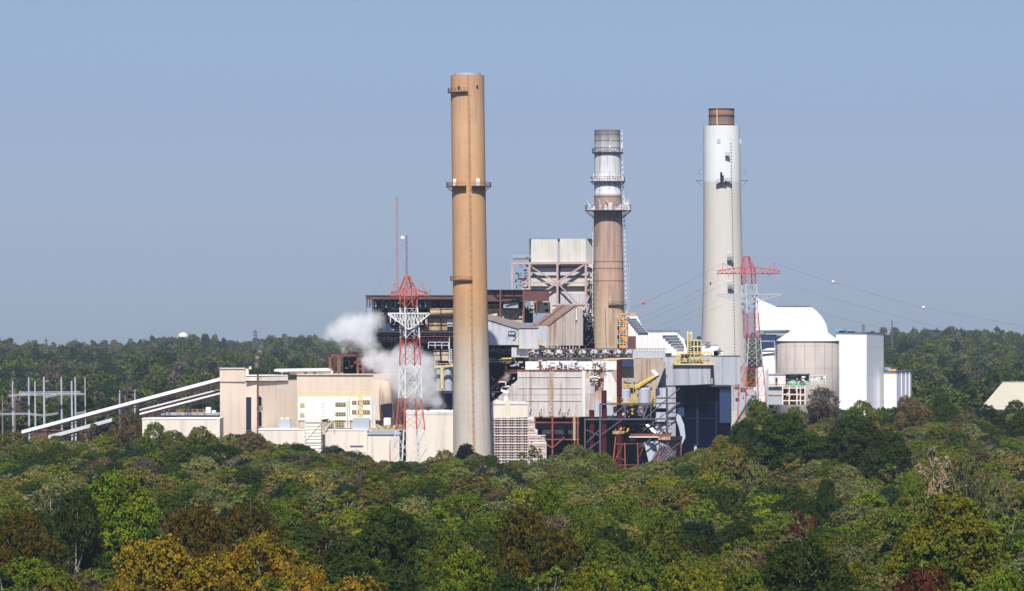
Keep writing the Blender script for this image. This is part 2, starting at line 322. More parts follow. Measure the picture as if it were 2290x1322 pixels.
def make_kind(seed, H=15.0, W=6.0, base=0.28, lobes=9, lobe_r=(1.9, 3.2), clumps=26, leaves=42, leaf=0.26, shape='round', sparse=0.0, trunk_r=0.32):
    """one kind of tree, base at the origin: lobes of the crown carry clumps, clumps carry leaves; limbs reach the lobes"""
    rg = np.random.default_rng(seed); zc0 = H * base
    L = []
    for k in range(lobes):
        if shape == 'pine': u = (k + 0.5) / lobes; rad = W * (1 - u) ** 0.8 * rg.uniform(0.25, 0.75); th = rg.uniform(0, 6.28); z = zc0 + (H - zc0) * (0.08 + 0.86 * u); r = rg.uniform(*lobe_r) * (1.15 - 0.6 * u)
        else:
            u = rg.uniform(0.05, 1.0) if k else 1.0; prof = math.sin(math.pi * (0.18 + 0.70 * u)) if shape == 'round' else math.sin(math.pi * (0.25 + 0.60 * u)) * 0.8
            th = k * 2.4 + rg.uniform(-0.5, 0.5); rad = (W - lobe_r[0] * 0.9) * prof * rg.uniform(0.55, 1.0) if k else 0.5; r = rg.uniform(*lobe_r); z = zc0 + lobe_r[0] * 0.6 + (H - zc0 - lobe_r[1] * 1.2) * u
        L.append((np.array([rad * math.cos(th), rad * math.sin(th), z]), r))
    Ps, Ns, Vs = [], [], []
    for c, r in L:
        d = unit(rg.normal(size=(clumps, 3)) + np.array([0, 0, 0.35])); cr = rg.uniform(0.30, 0.62, clumps) * (1.35 if leaf > 0.5 else 1.0) * (r / 2.6 if leaf > 0.5 else 1.0)
        cc = c + d * (r * rg.uniform(0.80, 1.06, clumps)[:, None] - cr[:, None] * 0.4) * np.array([1, 1, 0.85]); tone = rg.uniform(0, 1, clumps)
        for j in range(clumps):
            if rg.uniform() < sparse: continue
            q = unit(rg.normal(size=(leaves, 3)) + d[j] * 0.5 + np.array([0, 0, 0.3])); rr = cr[j] * rg.uniform(0.75, 1.08, leaves)[:, None]
            Ps.append(cc[j] + q * rr * np.array([1.15, 1.15, 0.85])); Ns.append(q * 1.0 + rg.normal(size=(leaves, 3)) * 0.45 + d[j] * 0.3)
            Vs.append(np.clip(tone[j] * 0.6 + rg.uniform(0, 0.4, leaves), 0, 1))
    P = np.concatenate(Ps); crown = leaves_mesh('crown', P, np.concatenate(Ns), leaf, np.concatenate(Vs), rg)
    mb = MB(); top = zc0 + (H - zc0) * 0.55; lean = rg.uniform(-0.5, 0.5, 2)
    seg = [(0, 0, 0), (lean[0] * 0.3, lean[1] * 0.3, zc0), (lean[0], lean[1], top)]
    mb.tube(seg[0], seg[1], trunk_r, 7, trunk_r * 0.72); mb.tube(seg[1], seg[2], trunk_r * 0.72, 6, trunk_r * 0.3)
    for c, r in L:
        f = rg.uniform(0.0, 0.7); a = np.array(seg[1]) * (1 - f) + np.array(seg[2]) * f; mid = a * 0.5 + c * 0.5 + np.array([0, 0, -0.5])
        mb.tube(a, mid, trunk_r * 0.4, 5, trunk_r * 0.26); mb.tube(mid, c, trunk_r * 0.26, 4, trunk_r * 0.14)
        for _ in range(4):
            e = c + unit(rg.normal(size=(1, 3)) + np.array([[0, 0, 0.6]]))[0] * r * 0.95; mb.tube(c * 0.6 + mid * 0.4, e, trunk_r * 0.14, 3, trunk_r * 0.05)
    tr = bpy.data.meshes.new('trunk'); tr.from_pydata(mb.v, [], mb.f); tr.update(); tr.materials.append(BARKD if shape == 'pine' else BARK)
    return dict(crown=crown, trunk=tr, H=H, W=W)
KIND = {
    'broad0': make_kind(11, 15, 7.0, 0.22, 15, (2.0, 3.4), 95, 20, 0.150),
    'broad1': make_kind(12, 15, 6.2, 0.25, 12, (1.8, 3.2), 95, 20, 0.150),
    'broad2': make_kind(13, 15, 7.6, 0.30, 17, (1.8, 2.9), 95, 20, 0.150),
    'tall0': make_kind(14, 17, 4.6, 0.20, 12, (1.7, 2.7), 95, 20, 0.150, 'tall'),
    'tall1': make_kind(15, 17, 5.2, 0.25, 15, (1.5, 2.4), 95, 20, 0.150, 'tall'),
    'round0': make_kind(16, 12, 5.6, 0.15, 11, (1.9, 2.9), 95, 20, 0.150),
    'airy0': make_kind(17, 16, 5.4, 0.35, 15, (1.1, 2.0), 18, 26, 0.20, 'tall', 0.35),
    'airy1': make_kind(18, 15, 6.2, 0.35, 16, (1.1, 1.9), 18, 26, 0.20, 'round', 0.35),
    'dense0': make_kind(19, 15, 6.6, 0.12, 15, (2.0, 3.0), 130, 20, 0.150, trunk_r=0.4),
    'pine0': make_kind(20, 16, 4.6, 0.22, 14, (1.3, 2.1), 24, 40, 0.18, 'pine'),
}
FARK = [make_kind(31 + i, 15, W, 0.10, 7, (2.4, 3.8), 22, 9, 0.52, s) for i, (W, s) in enumerate([(6.8, 'round'), (6.0, 'round'), (5.0, 'tall'), (7.4, 'round')])]
KIND['far0'] = FARK[0]

TINT = {  # real leaf colours of an early spring wood
    'mid green': (0.098, 0.124, 0.012), 'fresh green': (0.115, 0.155, 0.008), 'deep green': (0.036, 0.056, 0.008), 'blue green': (0.022, 0.040, 0.018), 'bronze green': (0.078, 0.064, 0.008),
    'yellow green': (0.150, 0.158, 0.012), 'olive': (0.150, 0.130, 0.030), 'golden': (0.250, 0.170, 0.012), 'rusty gold': (0.120, 0.082, 0.008),
    'grey green': (0.145, 0.150, 0.052), 'mauve brown': (0.130, 0.102, 0.085), 'dull brown': (0.135, 0.100, 0.050), 'dark red': (0.100, 0.030, 0.014), 'pale tan': (0.26, 0.21, 0.12), 'blackish': (0.014, 0.016, 0.020)}
LAND = [(0, 200, 'below the steel poles'), (200, 340, 'below the sloping conveyors'), (340, 490, 'below the low cream shed'), (490, 590, 'below the beige tower block'),
        (590, 680, 'left of the louvred block'), (680, 790, 'below the louvred block'), (790, 870, 'left of the lattice tower'), (870, 965, 'below the lattice tower'),
        (965, 1100, 'below the tan chimney'), (1100, 1225, 'below the pale pipe rack'), (1225, 1350, 'below the red hopper frame'), (1350, 1460, 'below the orange trestle'),
        (1460, 1560, 'below the curved chute'), (1560, 1645, 'below the dark blue building'), (1645, 1740, 'below the pink pylon'), (1740, 1875, 'below the round silo'),
        (1875, 1975, 'below the tall white building'), (1975, 2050, 'below the small white annex'), (2050, 2190, 'left of the gabled shed'), (2190, 2400, 'below the gabled shed')]
ROWS = [(0, 985, 'at the far edge'), (985, 1040, 'near the far edge'), (1040, 1105, 'in the upper wood'), (1105, 1180, 'in the mid wood'), (1180, 1250, 'in the lower wood'), (1250, 2000, 'at the bottom edge')]
GRP = {'mid green': 'green trees of the wood', 'fresh green': 'green trees of the wood', 'deep green': 'green trees of the wood', 'blue green': 'dark trees of the wood', 'blackish': 'dark trees of the wood'}
SHAPEW = {'broad0': 'broad', 'broad1': 'rounded', 'broad2': 'spreading', 'tall0': 'tall', 'tall1': 'upright', 'round0': 'small round', 'airy0': 'thin airy', 'airy1': 'open airy', 'dense0': 'dense', 'pine0': 'pine-like', 'far0': 'small'}
TREES = []
def add_tree(px, toprow, Y, kind, tint, width=None, label=None, grp=None):
    X = WX(px, Y); gz = float(ground_h(X, Y)); h = WZ(toprow, Y) - gz; k = KIND[kind]
    s = h / (k['H'] + 0.3); sx = s if width is None else (width * Y / F) / (2 * k['W'])
    if width is None: sx = max(s, 0.72)
    TREES.append(dict(px=px, row=toprow, X=X, Y=Y, gz=gz - 0.2, s=(sx, sx, s), kind=kind, tint=tint, rot=random.Random(int(px * 7 + Y)).uniform(0, 6.28), label=label, hero=True, R=sx * k['W'], size=(sx * k['W'] * 2 + h) / Y))
H_ = add_tree
# the trees that can be told apart in the photograph: centre column, top row, distance, kind, colour, width in columns
H_(360, 1185, 560, 'broad2', 'golden', 300, 'wide golden tree at lower left, left half of the golden mass')
H_(590, 1162, 575, 'broad0', 'golden', 290, 'broad golden tree with the highest golden crown in the lower left')
H_(480, 1225, 545, 'broad1', 'golden', 260, 'golden crown in front, between the two widest golden trees')
H_(270, 1262, 525, 'broad0', 'golden', 230, 'low golden crown at the bottom edge, left end of the golden mass')
H_(690, 1235, 545, 'broad0', 'golden', 230, 'golden crown at the right end of the golden mass')
H_(800, 1270, 520, 'broad1', 'golden', 250, 'low golden crown cut by the bottom edge, right of the other golden trees')
H_(265, 1042, 700, 'dense0', 'fresh green', 250, 'large bright green tree left of the golden trees, below the conveyor foot')
H_(170, 1075, 690, 'broad1', 'deep green', 170, 'dark green round crown at left beside the large bright green tree')
H_(60, 1130, 640, 'broad2', 'bronze green', 190, 'bronze brown tree at the left edge of the photo')
H_(130, 1255, 540, 'round0', 'yellow green', 210, 'yellow green bush-like tree in the lower left corner')
H_(440, 1115, 640, 'broad2', 'rusty gold', 220, 'rusty brown crown just above the golden tree in the lower left')
H_(560, 1098, 680, 'broad0', 'bronze green', 230, 'brownish crown behind the golden trees, left of the dark green mass')
H_(860, 1120, 640, 'dense0', 'deep green', 260, 'large dark green crown to the right of the golden trees')
H_(770, 1185, 600, 'dense0', 'deep green', 230, 'dark green crown touching the golden tree on its right side')
H_(1000, 1160, 610, 'broad0', 'mid green', 180, 'mid green crown below the foot of the tall tan chimney')
H_(1185, 1118, 600, 'broad2', 'bronze green', 230, 'dark tree tinged with orange brown in the lower middle, its pale trunk showing')
H_(1300, 1112, 610, 'broad0', 'mid green', 170, 'yellowish green crown joined to the orange tinged tree in the lower middle')
H_(1040, 1210, 545, 'broad1', 'fresh green', 230, 'bright green leafy crown in the lower middle by the bottom edge')
H_(1230, 1060, 820, 'round0', 'fresh green', 110, 'bright round green crown below the pale pipe rack')
H_(1145, 1262, 520, 'broad1', 'deep green', 190, 'dark leafy tree at the bottom edge below the orange tinged tree')
H_(1330, 1235, 530, 'round0', 'yellow green', 200, 'yellow green crown at the bottom edge, right of the photo middle')
H_(1540, 1245, 530, 'broad2', 'yellow green', 220, 'mixed yellow green crown at the bottom edge below the curved chute')
H_(1480, 1130, 650, 'broad0', 'mid green', 200, 'fresh mid green tree below the orange trestle, in the lower half')
H_(1800, 1180, 560, 'broad0', 'deep green', 330, 'very large dark green leafy tree in the lower right')
H_(2125, 1088, 600, 'dense0', 'yellow green', 320, 'very large olive yellow tree with domed crown at lower right')
H_(2070, 1250, 530, 'broad1', 'dark red', 210, 'dark red leaved tree in the lower right corner')
H_(2240, 1240, 525, 'round0', 'fresh green', 190, 'bright green crown in the bottom right corner')
H_(1660, 1250, 525, 'dense0', 'mid green', 200, 'green crown low at the bottom edge left of the very large dark tree')
H_(1790, 1130, 760, 'airy1', 'dark red', 120, 'small reddish crown above the very large dark green tree')
H_(1852, 1060, 830, 'dense0', 'deep green', 92, 'small dark round tree standing out in the right half of the wood')
H_(2035, 1035, 830, 'round0', 'mid green', 110, 'rounded green tree above the very large olive dome')
H_(2090, 980, 900, 'airy0', 'pale tan', 120, 'pale bare-looking tree with forked white trunk at right')
H_(2160, 1000, 900, 'broad1', 'grey green', 120, 'grey green crown just right of the pale bare-looking tree')
H_(2235, 1048, 850, 'round0', 'grey green', 110, 'round grey green crown near the right edge')
H_(1640, 980, 1000, 'round0', 'olive', 130, 'domed olive tree in front of the dark blue panelled building')
H_(1585, 992, 1020, 'round0', 'olive', 90, 'smaller domed olive tree joined to the left of the larger olive dome')
H_(1690, 1018, 930, 'round0', 'grey green', 110, 'pale grey green crown below the domed olive tree')
H_(1760, 918, 1130, 'dense0', 'deep green', 230, 'large very dark green crown below the pink pylon')
H_(1900, 925, 1120, 'dense0', 'deep green', 240, 'large very dark green crown below the tall white building')
H_(1985, 955, 1060, 'dense0', 'deep green', 160, 'dark green crown sloping down at the right of the dark mass')
H_(1670, 930, 1180, 'dense0', 'deep green', 120, 'dark green tree beside the dark blue panelled building')
H_(1838, 858, 1450, 'broad1', 'mauve brown', 110, 'dark brownish tree reaching up in front of the round silo')
H_(1780, 900, 1480, 'broad0', 'mid green', 90, 'green tree in front of the low process unit')
H_(1690, 880, 1500, 'round0', 'mid green', 92, 'green tree at the foot of the pink pylon')
H_(1925, 885, 1420, 'broad0', 'mid green', 120, 'green tree under the tall white building')
H_(2040, 880, 1430, 'broad2', 'dull brown', 100, 'brownish tree under the small white annex')
H_(2105, 875, 1450, 'dense0', 'deep green', 84, 'very dark tree right of the small white annex')
H_(2205, 896, 1500, 'broad0', 'blue green', 110, 'dark tree at the corner of the cream gabled shed')
H_(2270, 888, 1500, 'broad1', 'deep green', 80, 'dark tree covering the right part of the cream gabled shed')
H_(1045, 988, 1330, 'dense0', 'blackish', 84, 'blackish green pine in front of the tall tan chimney foot')
H_(992, 1000, 1320, 'broad1', 'olive', 80, 'olive tree left of the blackish pine by the chimney foot')
H_(742, 992, 1330, 'dense0', 'blue green', 100, 'dark blue green tree in front of the white louvred block')
H_(1110, 1030, 1300, 'round0', 'blue green', 50, 'small dark green tree right of the tall chimney foot')
H_(1285, 985, 1320, 'broad0', 'grey green', 130, 'grey green tree in front of the red hopper frame')
H_(1235, 1012, 1290, 'pine0', 'mauve brown', 60, 'brown purple shrubby tree in front of the pale pipe rack')
H_(1190, 992, 1340, 'airy1', 'mid green', 76, 'thin leafed tree partly covering the pale pipe rack')
H_(1340, 1035, 1220, 'round0', 'fresh green', 80, 'green rounded tree left of the orange trestle')
H_(1470, 1022, 1200, 'broad0', 'olive', 130, 'olive tree in front of the orange trestle legs')
H_(640, 985, 1300, 'airy1', 'pale tan', 84, 'thin tree with pale twigs in front of the low cream annex')
H_(560, 962, 1280, 'broad1', 'dull brown', 130, 'brownish green tree in front of the beige tower block')
H_(450, 942, 1290, 'broad0', 'mid green', 120, 'green tree below the low cream shed')
H_(345, 936, 1300, 'broad1', 'mid green', 90, 'green tree at the left end of the low cream shed')
H_(285, 912, 1330, 'broad1', 'dull brown', 92, 'brown crown covering part of the lower conveyor')
H_(205, 938, 1320, 'airy0', 'dull brown', 100, 'thin brown tree in front of the conveyors')
H_(30, 955, 1300, 'broad1', 'olive', 110, 'olive tree at the left edge below the steel poles')
H_(120, 978, 1290, 'airy1', 'olive', 90, 'airy olive tree at the foot of the upper conveyor')

SKY_X = [-100, 40, 60, 130, 240, 300, 345, 420, 490, 600, 690, 790, 840, 960, 1080, 1100, 1220, 1330, 1390, 1450, 1560, 1600, 1640, 1680, 1740, 1800, 1880, 1975, 2040, 2150, 2200, 2400]
SKY_R = [945, 952, 960, 965, 948, 925, 938, 942, 952, 966, 996, 1004, 1028, 1030, 1005, 1032, 1030, 1000, 1050, 1030, 1000, 985, 945, 905, 925, 885, 890, 890, 885, 885, 895, 905]
def front_limit(px): return 1400 if px < 1640 else (1400 + min(1, (px - 1640) / 40) * 200 if px < 2045 else 1780)
rr = random.Random(5)
cells = {}
def clear(X, Y, rad):
    i, j = int(X // 12), int(Y // 12)
    for a in range(i - 2, i + 3):
        for b in range(j - 2, j + 3):
            for (x, y, r) in cells.get((a, b), ()):
                if (x - X) ** 2 + (y - Y) ** 2 < ((r + rad) * 0.62) ** 2: return False
    return True
def put(X, Y, r): cells.setdefault((int(X // 12), int(Y // 12)), []).append((X, Y, r))
for t in TREES: put(t['X'], t['Y'], t['R'])
def field(X, Y, a, b): return math.sin(X / a + 1.7 * math.sin(Y / b)) * math.cos(Y / a * 1.3 - 0.8 * math.sin(X / b))
def choose_tint(px, Y, X):
    f1 = field(X, Y, 33, 51) + rr.uniform(-0.9, 0.9)
    near = Y < 800
    if f1 > 0.75: pool = ['yellow green', 'olive', 'yellow green', 'grey green'] if px > 1300 else (['rusty gold', 'olive', 'yellow green', 'bronze green'] if near else ['grey green', 'olive', 'yellow green', 'olive'])
    elif f1 > 0.2: pool = ['fresh green', 'mid green', 'olive', 'grey green' if Y > 820 else 'mid green']
    elif f1 > -0.5: pool = ['mid green', 'deep green', 'grey green' if Y > 820 else 'mid green', 'grey green' if Y > 900 else 'fresh green']
    else: pool = ['deep green', 'dull brown', 'mauve brown' if Y > 1050 else 'bronze green', 'mid green', 'blue green', 'deep green']
    return rr.choice(pool)
cand = []
kinds = ['broad0', 'broad1', 'broad2', 'tall0', 'tall1', 'round0', 'airy0', 'airy1', 'dense0', 'broad0', 'broad2', 'broad1']
tries = 0
for _ in range(26000):
    Y = 470 + 1310 * rr.random() ** 0.8; px = rr.uniform(-120, 2410); X = WX(px, Y)
    if Y > front_limit(px) or (px > 2150 and 1560 < Y): continue
    kind = rr.choice(kinds) if Y < 1500 else rr.choice(['broad0', 'broad1', 'dense0', 'round0'])
    k = KIND[kind]; h = rr.uniform(10, 17.5); gz = float(ground_h(X, Y))
    lim = WZ(np.interp(px, SKY_X, SKY_R) + rr.uniform(-4, 24), Y) - gz if Y > 900 else 99
    h = min(h, lim)
    if h < 6.5: continue
    s = h / (k['H'] + 0.3); sx = max(s, 0.6) * rr.uniform(0.9, 1.2); rad = sx * k['W']
    if not clear(X, Y, rad): continue
    row = HY + (CAMZ - gz - h) * F / Y
    if row > 1318: continue
    put(X, Y, rad)
    cand.append(dict(px=px, row=row, X=X, Y=Y, gz=gz - 0.2, s=(sx, sx, s), kind=kind, tint=choose_tint(px, Y, X), rot=rr.uniform(0, 6.28), label=None, hero=False, R=rad, size=(rad * 2 + h) / Y))
vis = [c for c in cand if -20 < c['px'] < 2310 and c['row'] < 1300]
vis.sort(key=lambda c: -c['size'])
NIND = 300 - len(TREES)
ind = TREES + vis[:NIND]; ids = {id(c) for c in ind}; rest = [c for c in cand if id(c) not in ids]
print('heroes', len(TREES), 'candidates', len(cand), 'individual', len(ind), 'rest', len(rest), 'nearest stuff Y', min(c['Y'] for c in rest if -20 < c['px'] < 2310 and c['row'] < 1300))

# labels for the rest of the individuals: look, then what they stand in front of, then their row
def pick(tab, v):
    for a, b, s in tab:
        if a <= v < b: return s
    return tab[-1][2] if v >= tab[-1][1] else tab[0][2]
bylab = {}
for c in ind:
    if c['label']: continue
    c['label'] = '%s %s tree %s %s' % (SHAPEW[c['kind']], c['tint'], pick(ROWS, c['row']), pick(LAND, c['px']))
    bylab.setdefault(c['label'], []).append(c)
for l, cs in bylab.items():
    if len(cs) == 1: continue
    cs.sort(key=lambda c: c['px'])
    words = {2: ['left', 'right'], 3: ['leftmost', 'middle', 'rightmost']}.get(len(cs)) or ['leftmost', 'inner', 'central', 'outer', 'rightmost'][:len(cs)]
    for c, wd in zip(cs, words): c['label'] = wd + ' ' + l
protos = {}
for c in ind:
    k = KIND[c['kind']]
    e = bpy.data.objects.new('tree', None); col.objects.link(e); e.location = (c['X'], c['Y'], c['gz']); e.rotation_euler[2] = c['rot']; e.scale = c['s']
    tag(e, c['label'], 'tree', 'trees of the wood in front of the plant')
    o = bpy.data.objects.new('crown', k['crown']); col.objects.link(o); o.parent = e; kf = (1.0 if c['hero'] else rr.uniform(0.72, 1.30)) * (0.86 if c['Y'] < 760 else 1.0); o.color = (*[v * kf for v in TINT[c['tint']]], 1)
    t = bpy.data.objects.new('trunk', k['trunk']); col.objects.link(t); t.parent = e
    protos.setdefault(c['kind'], o)
# the remaining wood and the far forest: past the 300 individuals, one object each
def scatter(name, label, pts, meshes):
    """points -> instances of the tree meshes, as one uncountable wood"""
    n = len(pts); me = bpy.data.meshes.new(name); me.vertices.add(n)
    me.vertices.foreach_set('co', np.array([p['co'] for p in pts], np.float32).ravel())
    for nm, ty, key, w_ in (('color', 'FLOAT_COLOR', 'col', 4), ('scl', 'FLOAT_VECTOR', 'scl', 3)):
        a = me.attributes.new(nm, ty, 'POINT'); a.data.foreach_set('color' if ty == 'FLOAT_COLOR' else 'vector', np.array([p[key] for p in pts], np.float32).ravel())
    a = me.attributes.new('rot', 'FLOAT', 'POINT'); a.data.foreach_set('value', np.array([p['rot'] for p in pts], np.float32))
    a = me.attributes.new('kidx', 'INT', 'POINT'); a.data.foreach_set('value', np.array([p['k'] for p in pts], np.int32))
    o = bpy.data.objects.new(name, me); col.objects.link(o); tag(o, label, 'forest', kind='stuff')
    t = bpy.data.node_groups.new(name, 'GeometryNodeTree'); t.is_modifier = True
    t.interface.new_socket('Geometry', in_out='INPUT', socket_type='NodeSocketGeometry'); t.interface.new_socket('Geometry', in_out='OUTPUT', socket_type='NodeSocketGeometry')
    N = t.nodes; gi = N.new('NodeGroupInput'); go = N.new('NodeGroupOutput'); ip = N.new('GeometryNodeInstanceOnPoints'); mp = N.new('GeometryNodeMeshToPoints'); t.links.new(gi.outputs[0], mp.inputs[0])
    t.links.new(mp.outputs[0], ip.inputs['Points'])
    jn = N.new('GeometryNodeJoinGeometry')
    for oo in meshes[::-1]:
        ob = N.new('GeometryNodeObjectInfo'); ob.inputs['Object'].default_value = oo; ob.inputs['As Instance'].default_value = True; ob.transform_space = 'ORIGINAL'
        t.links.new(ob.outputs['Geometry'], jn.inputs[0])
    t.links.new(jn.outputs[0], ip.inputs['Instance']); ip.inputs['Pick Instance'].default_value = True
    def attr(nm, ty):
        x = N.new('GeometryNodeInputNamedAttribute'); x.data_type = ty; x.inputs[0].default_value = nm; return x.outputs[0]
    t.links.new(attr('kidx', 'INT'), ip.inputs['Instance Index']); t.links.new(attr('scl', 'FLOAT_VECTOR'), ip.inputs['Scale'])
    cx = N.new('ShaderNodeCombineXYZ'); t.links.new(attr('rot', 'FLOAT'), cx.inputs[2]); t.links.new(cx.outputs[0], ip.inputs['Rotation'])
    t.links.new(ip.outputs[0], go.inputs[0])
    md = o.modifiers.new('scatter', 'NODES'); md.node_group = t
    return o
kl = [k for k in KIND if k in protos and k != 'far0']
pts = [dict(co=(c['X'], c['Y'], c['gz']), col=(*[v * kf for v in TINT[c['tint']]], 1), scl=c['s'], rot=c['rot'], k=kl.index(c['kind']) if c['kind'] in kl else 0) for c in rest for kf in [rr.uniform(0.7, 1.35)]]
scatter('middle_wood', 'the mixed green and olive wood between the nearest trees and the plant', pts, [protos[k] for k in kl])
# far forest
fp = []
# four trees of the far ridge edge stand as trees of their own and lend their crowns to the forest
FARO = []
for i, (px, Y, lab) in enumerate([(250, 1720, 'dark pine-like crown just left of the upper conveyor, behind it'), (330, 1700, 'brown green tree rising behind the upper conveyor'), (430, 1740, 'dark crown behind the upper conveyor beside the beige tower block'), (150, 1730, 'dark tree behind the middle of the steel poles')]):
    X = WX(px, Y); e = bpy.data.objects.new('tree', None); col.objects.link(e); e.location = (X, Y, float(ground_h(X, Y)) - .2); e.scale = (1.0, 1.0, 1.15)
    tag(e, lab, 'tree', 'trees behind the conveyors')
    o = bpy.data.objects.new('crown', FARK[i]['crown']); col.objects.link(o); o.parent = e; o.color = (*TINT[['deep green', 'dull brown', 'blue green', 'deep green'][i]], 1)
    t = bpy.data.objects.new('trunk', FARK[i]['trunk']); col.objects.link(t); t.parent = e; FARO.append(o)
Y = 1660.0
while Y < 5600:
    sp = 11.5 + 4.5 * (Y - 1660) / 3900; hw = Y * 0.122 + 30; n = int(2 * hw / sp)
    for i in range(n):
        x = -hw + (i + rr.random()) * sp; y = Y + rr.uniform(-0.5, 0.5) * sp; px = CX + x * F / y
        if 490 < px < 2045 and y < 1850: continue
        if px >= 2045 and y < 1790: continue
        if 2140 < px < 2420 and y < 1990: continue
        f1 = field(x, y, 47, 83) * 1.2 + rr.uniform(-0.4, 0.4); f2 = field(x + 300, y, 120, 190) + rr.uniform(-0.4, 0.4)
        tn_ = 'blue green' if f1 < -0.75 else 'deep green' if f1 < -0.3 else 'mid green' if f1 < 0.35 else rr.choice(['mid green', 'grey green', 'fresh green']) if f1 < 0.7 else rr.choice(['olive', 'grey green', 'mauve brown', 'dull brown'])
        if f2 > 0.75: tn_ = rr.choice(['mauve brown', 'dull brown', 'olive', 'mid green'])
        if y < 2100 and px < 500: tn_ = rr.choice(['blue green', 'deep green', 'deep green', 'mauve brown', 'mid green'])
        h = rr.uniform(0.75, 1.25) if rr.random() > 0.09 else rr.uniform(1.25, 1.65)
        sx = rr.uniform(1.0, 1.8) * (1 if h < 1.2 else 0.75); cc = (np.array(TINT[tn_]) * 0.72 + np.array([.006, .010, .010])) * rr.uniform(0.7, 1.35)  # bluish lift in the far crown colours, standing in for thicker haze
        fp.append(dict(co=(x, y, float(ground_h(x, y)) - 0.3), col=(*cc, 1), scl=(sx, sx, h), rot=rr.uniform(0, 6.28), k=rr.randrange(4)))
    Y += sp * 0.9
print('far forest', len(fp))
scatter('far_forest', 'far forest covering the low hills behind the power plant up to the horizon', fp, FARO)

# ================================================ the power plant
PI = math.pi
def ring_platform(root, cx, cy, z, ri, ro, a0, a1, metal='pale_steel', brace=0.0, h=1.1, name='platform', clutter=0, seed=1):
    d = MB(); n = max(6, int((a1 - a0) / 0.16))
    d.lathe(cx, cy, [(ri, z), (ro, z), (ro, z + 0.22), (ri, z + 0.22)], n, a0, a1, cap=False)
    if brace:
        for i in range(0, n + 1, 2):
            a = a0 + (a1 - a0) * i / n; c, s = math.cos(a), math.sin(a)
            d.tube((cx + ro * c, cy + ro * s, z), (cx + ri * c, cy + ri * s, z - brace), 0.09, 4)
    p = d.build(name, metal, root); r = MB()
    pts = [(cx + (ro - .1) * math.cos(a0 + (a1 - a0) * i / n), cy + (ro - .1) * math.sin(a0 + (a1 - a0) * i / n), z + .22) for i in range(n + 1)]
    for i in range(n): r.rail(pts[i], pts[i + 1], h, 9, 0.055)
    r.build('railing', metal, p)
    if clutter:
        rg = random.Random(seed); k = MB()
        for i in range(clutter):
            a = rg.uniform(a0, a1); q = rg.uniform(ri + .3, ro - .2); x, y = cx + q * math.cos(a), cy + q * math.sin(a); hh = rg.uniform(0.5, 2.6)
            k.box(x - .3, x + .3, y - .3, y + .3, z + .22, z + .22 + hh)
            if i % 3 == 0: k.tube((x, y, z + .2 + hh), (x + rg.uniform(-1.5, 1.5), y, z + hh + rg.uniform(1, 2.5)), 0.1, 4)
        tag(k.build('equipment', 'pale_steel', p), kind='stuff')
    return p
def ladder(root, cx, cy, prof, a, m, name='ladder', cage=True):
    """caged ladder up a tapering shaft: prof [(r, z)]"""
    l = MB(); z = prof[0][1]
    rz = lambda z: float(np.interp(z, [q[1] for q in prof], [q[0] for q in prof])) + 0.35
    while z < prof[-1][1] - 1.5:
        z2 = z + 1.5; c, s = math.cos(a), math.sin(a)
        for o in (-.3, .3):
            l.tube((cx + rz(z) * c - s * o, cy + rz(z) * s + c * o, z), (cx + rz(z2) * c - s * o, cy + rz(z2) * s + c * o, z2), 0.08, 4)
        if cage: l.box(cx + rz(z) * c - .45, cx + rz(z) * c + .45, cy + rz(z) * s - .5, cy + rz(z) * s + .1, z, z + .35)
        z = z2
    return l.build(name, m, root)

# ---------------- tall tan chimney
r_ = lambda w, Y: w / 2 * Y / F
t = thing('chimney', 'tallest chimney, tan concrete fading to pale grey at the foot with a rusty ladder line', 'chimney', 1051, Y1)
cx, cy = WX(1051, Y1), Y1
P1 = [(r_(88, Y1), 0), (r_(84, Y1), WZ(960, Y1)), (r_(77, Y1), WZ(680, Y1)), (r_(75.5, Y1), WZ(430, Y1)), (r_(75, Y1), WZ(169, Y1))]
t.location.x = cx
class Lean: pass
sh = MB(); top_dx = WX(1045, Y1) - WX(1057, Y1)
def leanx(z, b=0.0): return WX(1057, Y1) + top_dx * (z / 122.0)
n = 64; rows = 60
for k in range(rows + 1):
    z = P1[-1][1] * k / rows; r = float(np.interp(z, [p[1] for p in P1], [p[0] for p in P1]))
    for i in range(n): sh.v.append((leanx(z) + r * math.cos(2 * PI * i / n), cy + r * math.sin(2 * PI * i / n), z))
for k in range(rows):
    for i in range(n): sh.f.append((k * n + i, k * n + (i + 1) % n, (k + 1) * n + (i + 1) % n, (k + 1) * n + i))
MB().add(sh.v[-64:], [tuple(range(64))]).build('top_slab', 'hoop', t)
sh.build('shaft', 'tan_concrete', t, smoothf=True)
zt = P1[-1][1]; MB().lathe(leanx(zt), cy, [(r_(60, Y1), zt), (r_(60, Y1), WZ(164, Y1))], 48).build('liner', 'galvanised', t)
d = MB()
for px_, py_ in ((1027, 198), (1067, 196)):
    x = WX(px_, Y1); z = WZ(py_, Y1); dx = x - leanx(z); rr_ = P1[-1][0]; d.box(x - .35, x + .35, cy - math.sqrt(rr_ ** 2 - dx ** 2) - .12, cy - math.sqrt(rr_ ** 2 - dx ** 2) + .4, z - .5, z + .5)
d.build('sampling_port', 'dark_shade_steel', t)
F_ = -PI / 2
for row, a0, a1, ex, br, m_ in ((208, F_ - 2.2, F_ + 0.02, 1.0, 0.0, 'brown_steel'), (628, F_ - 2.2, F_ + 0.12, 0.9, 0.0, 'brown_steel')):
    z = WZ(row, Y1); ri = float(np.interp(z, [p[1] for p in P1], [p[0] for p in P1])) - .05; ring_platform(t, leanx(z), cy, z, ri, ri + ex, a0, a1, m_, br)
z = WZ(418, Y1); ri = P1[-2][0] - .05
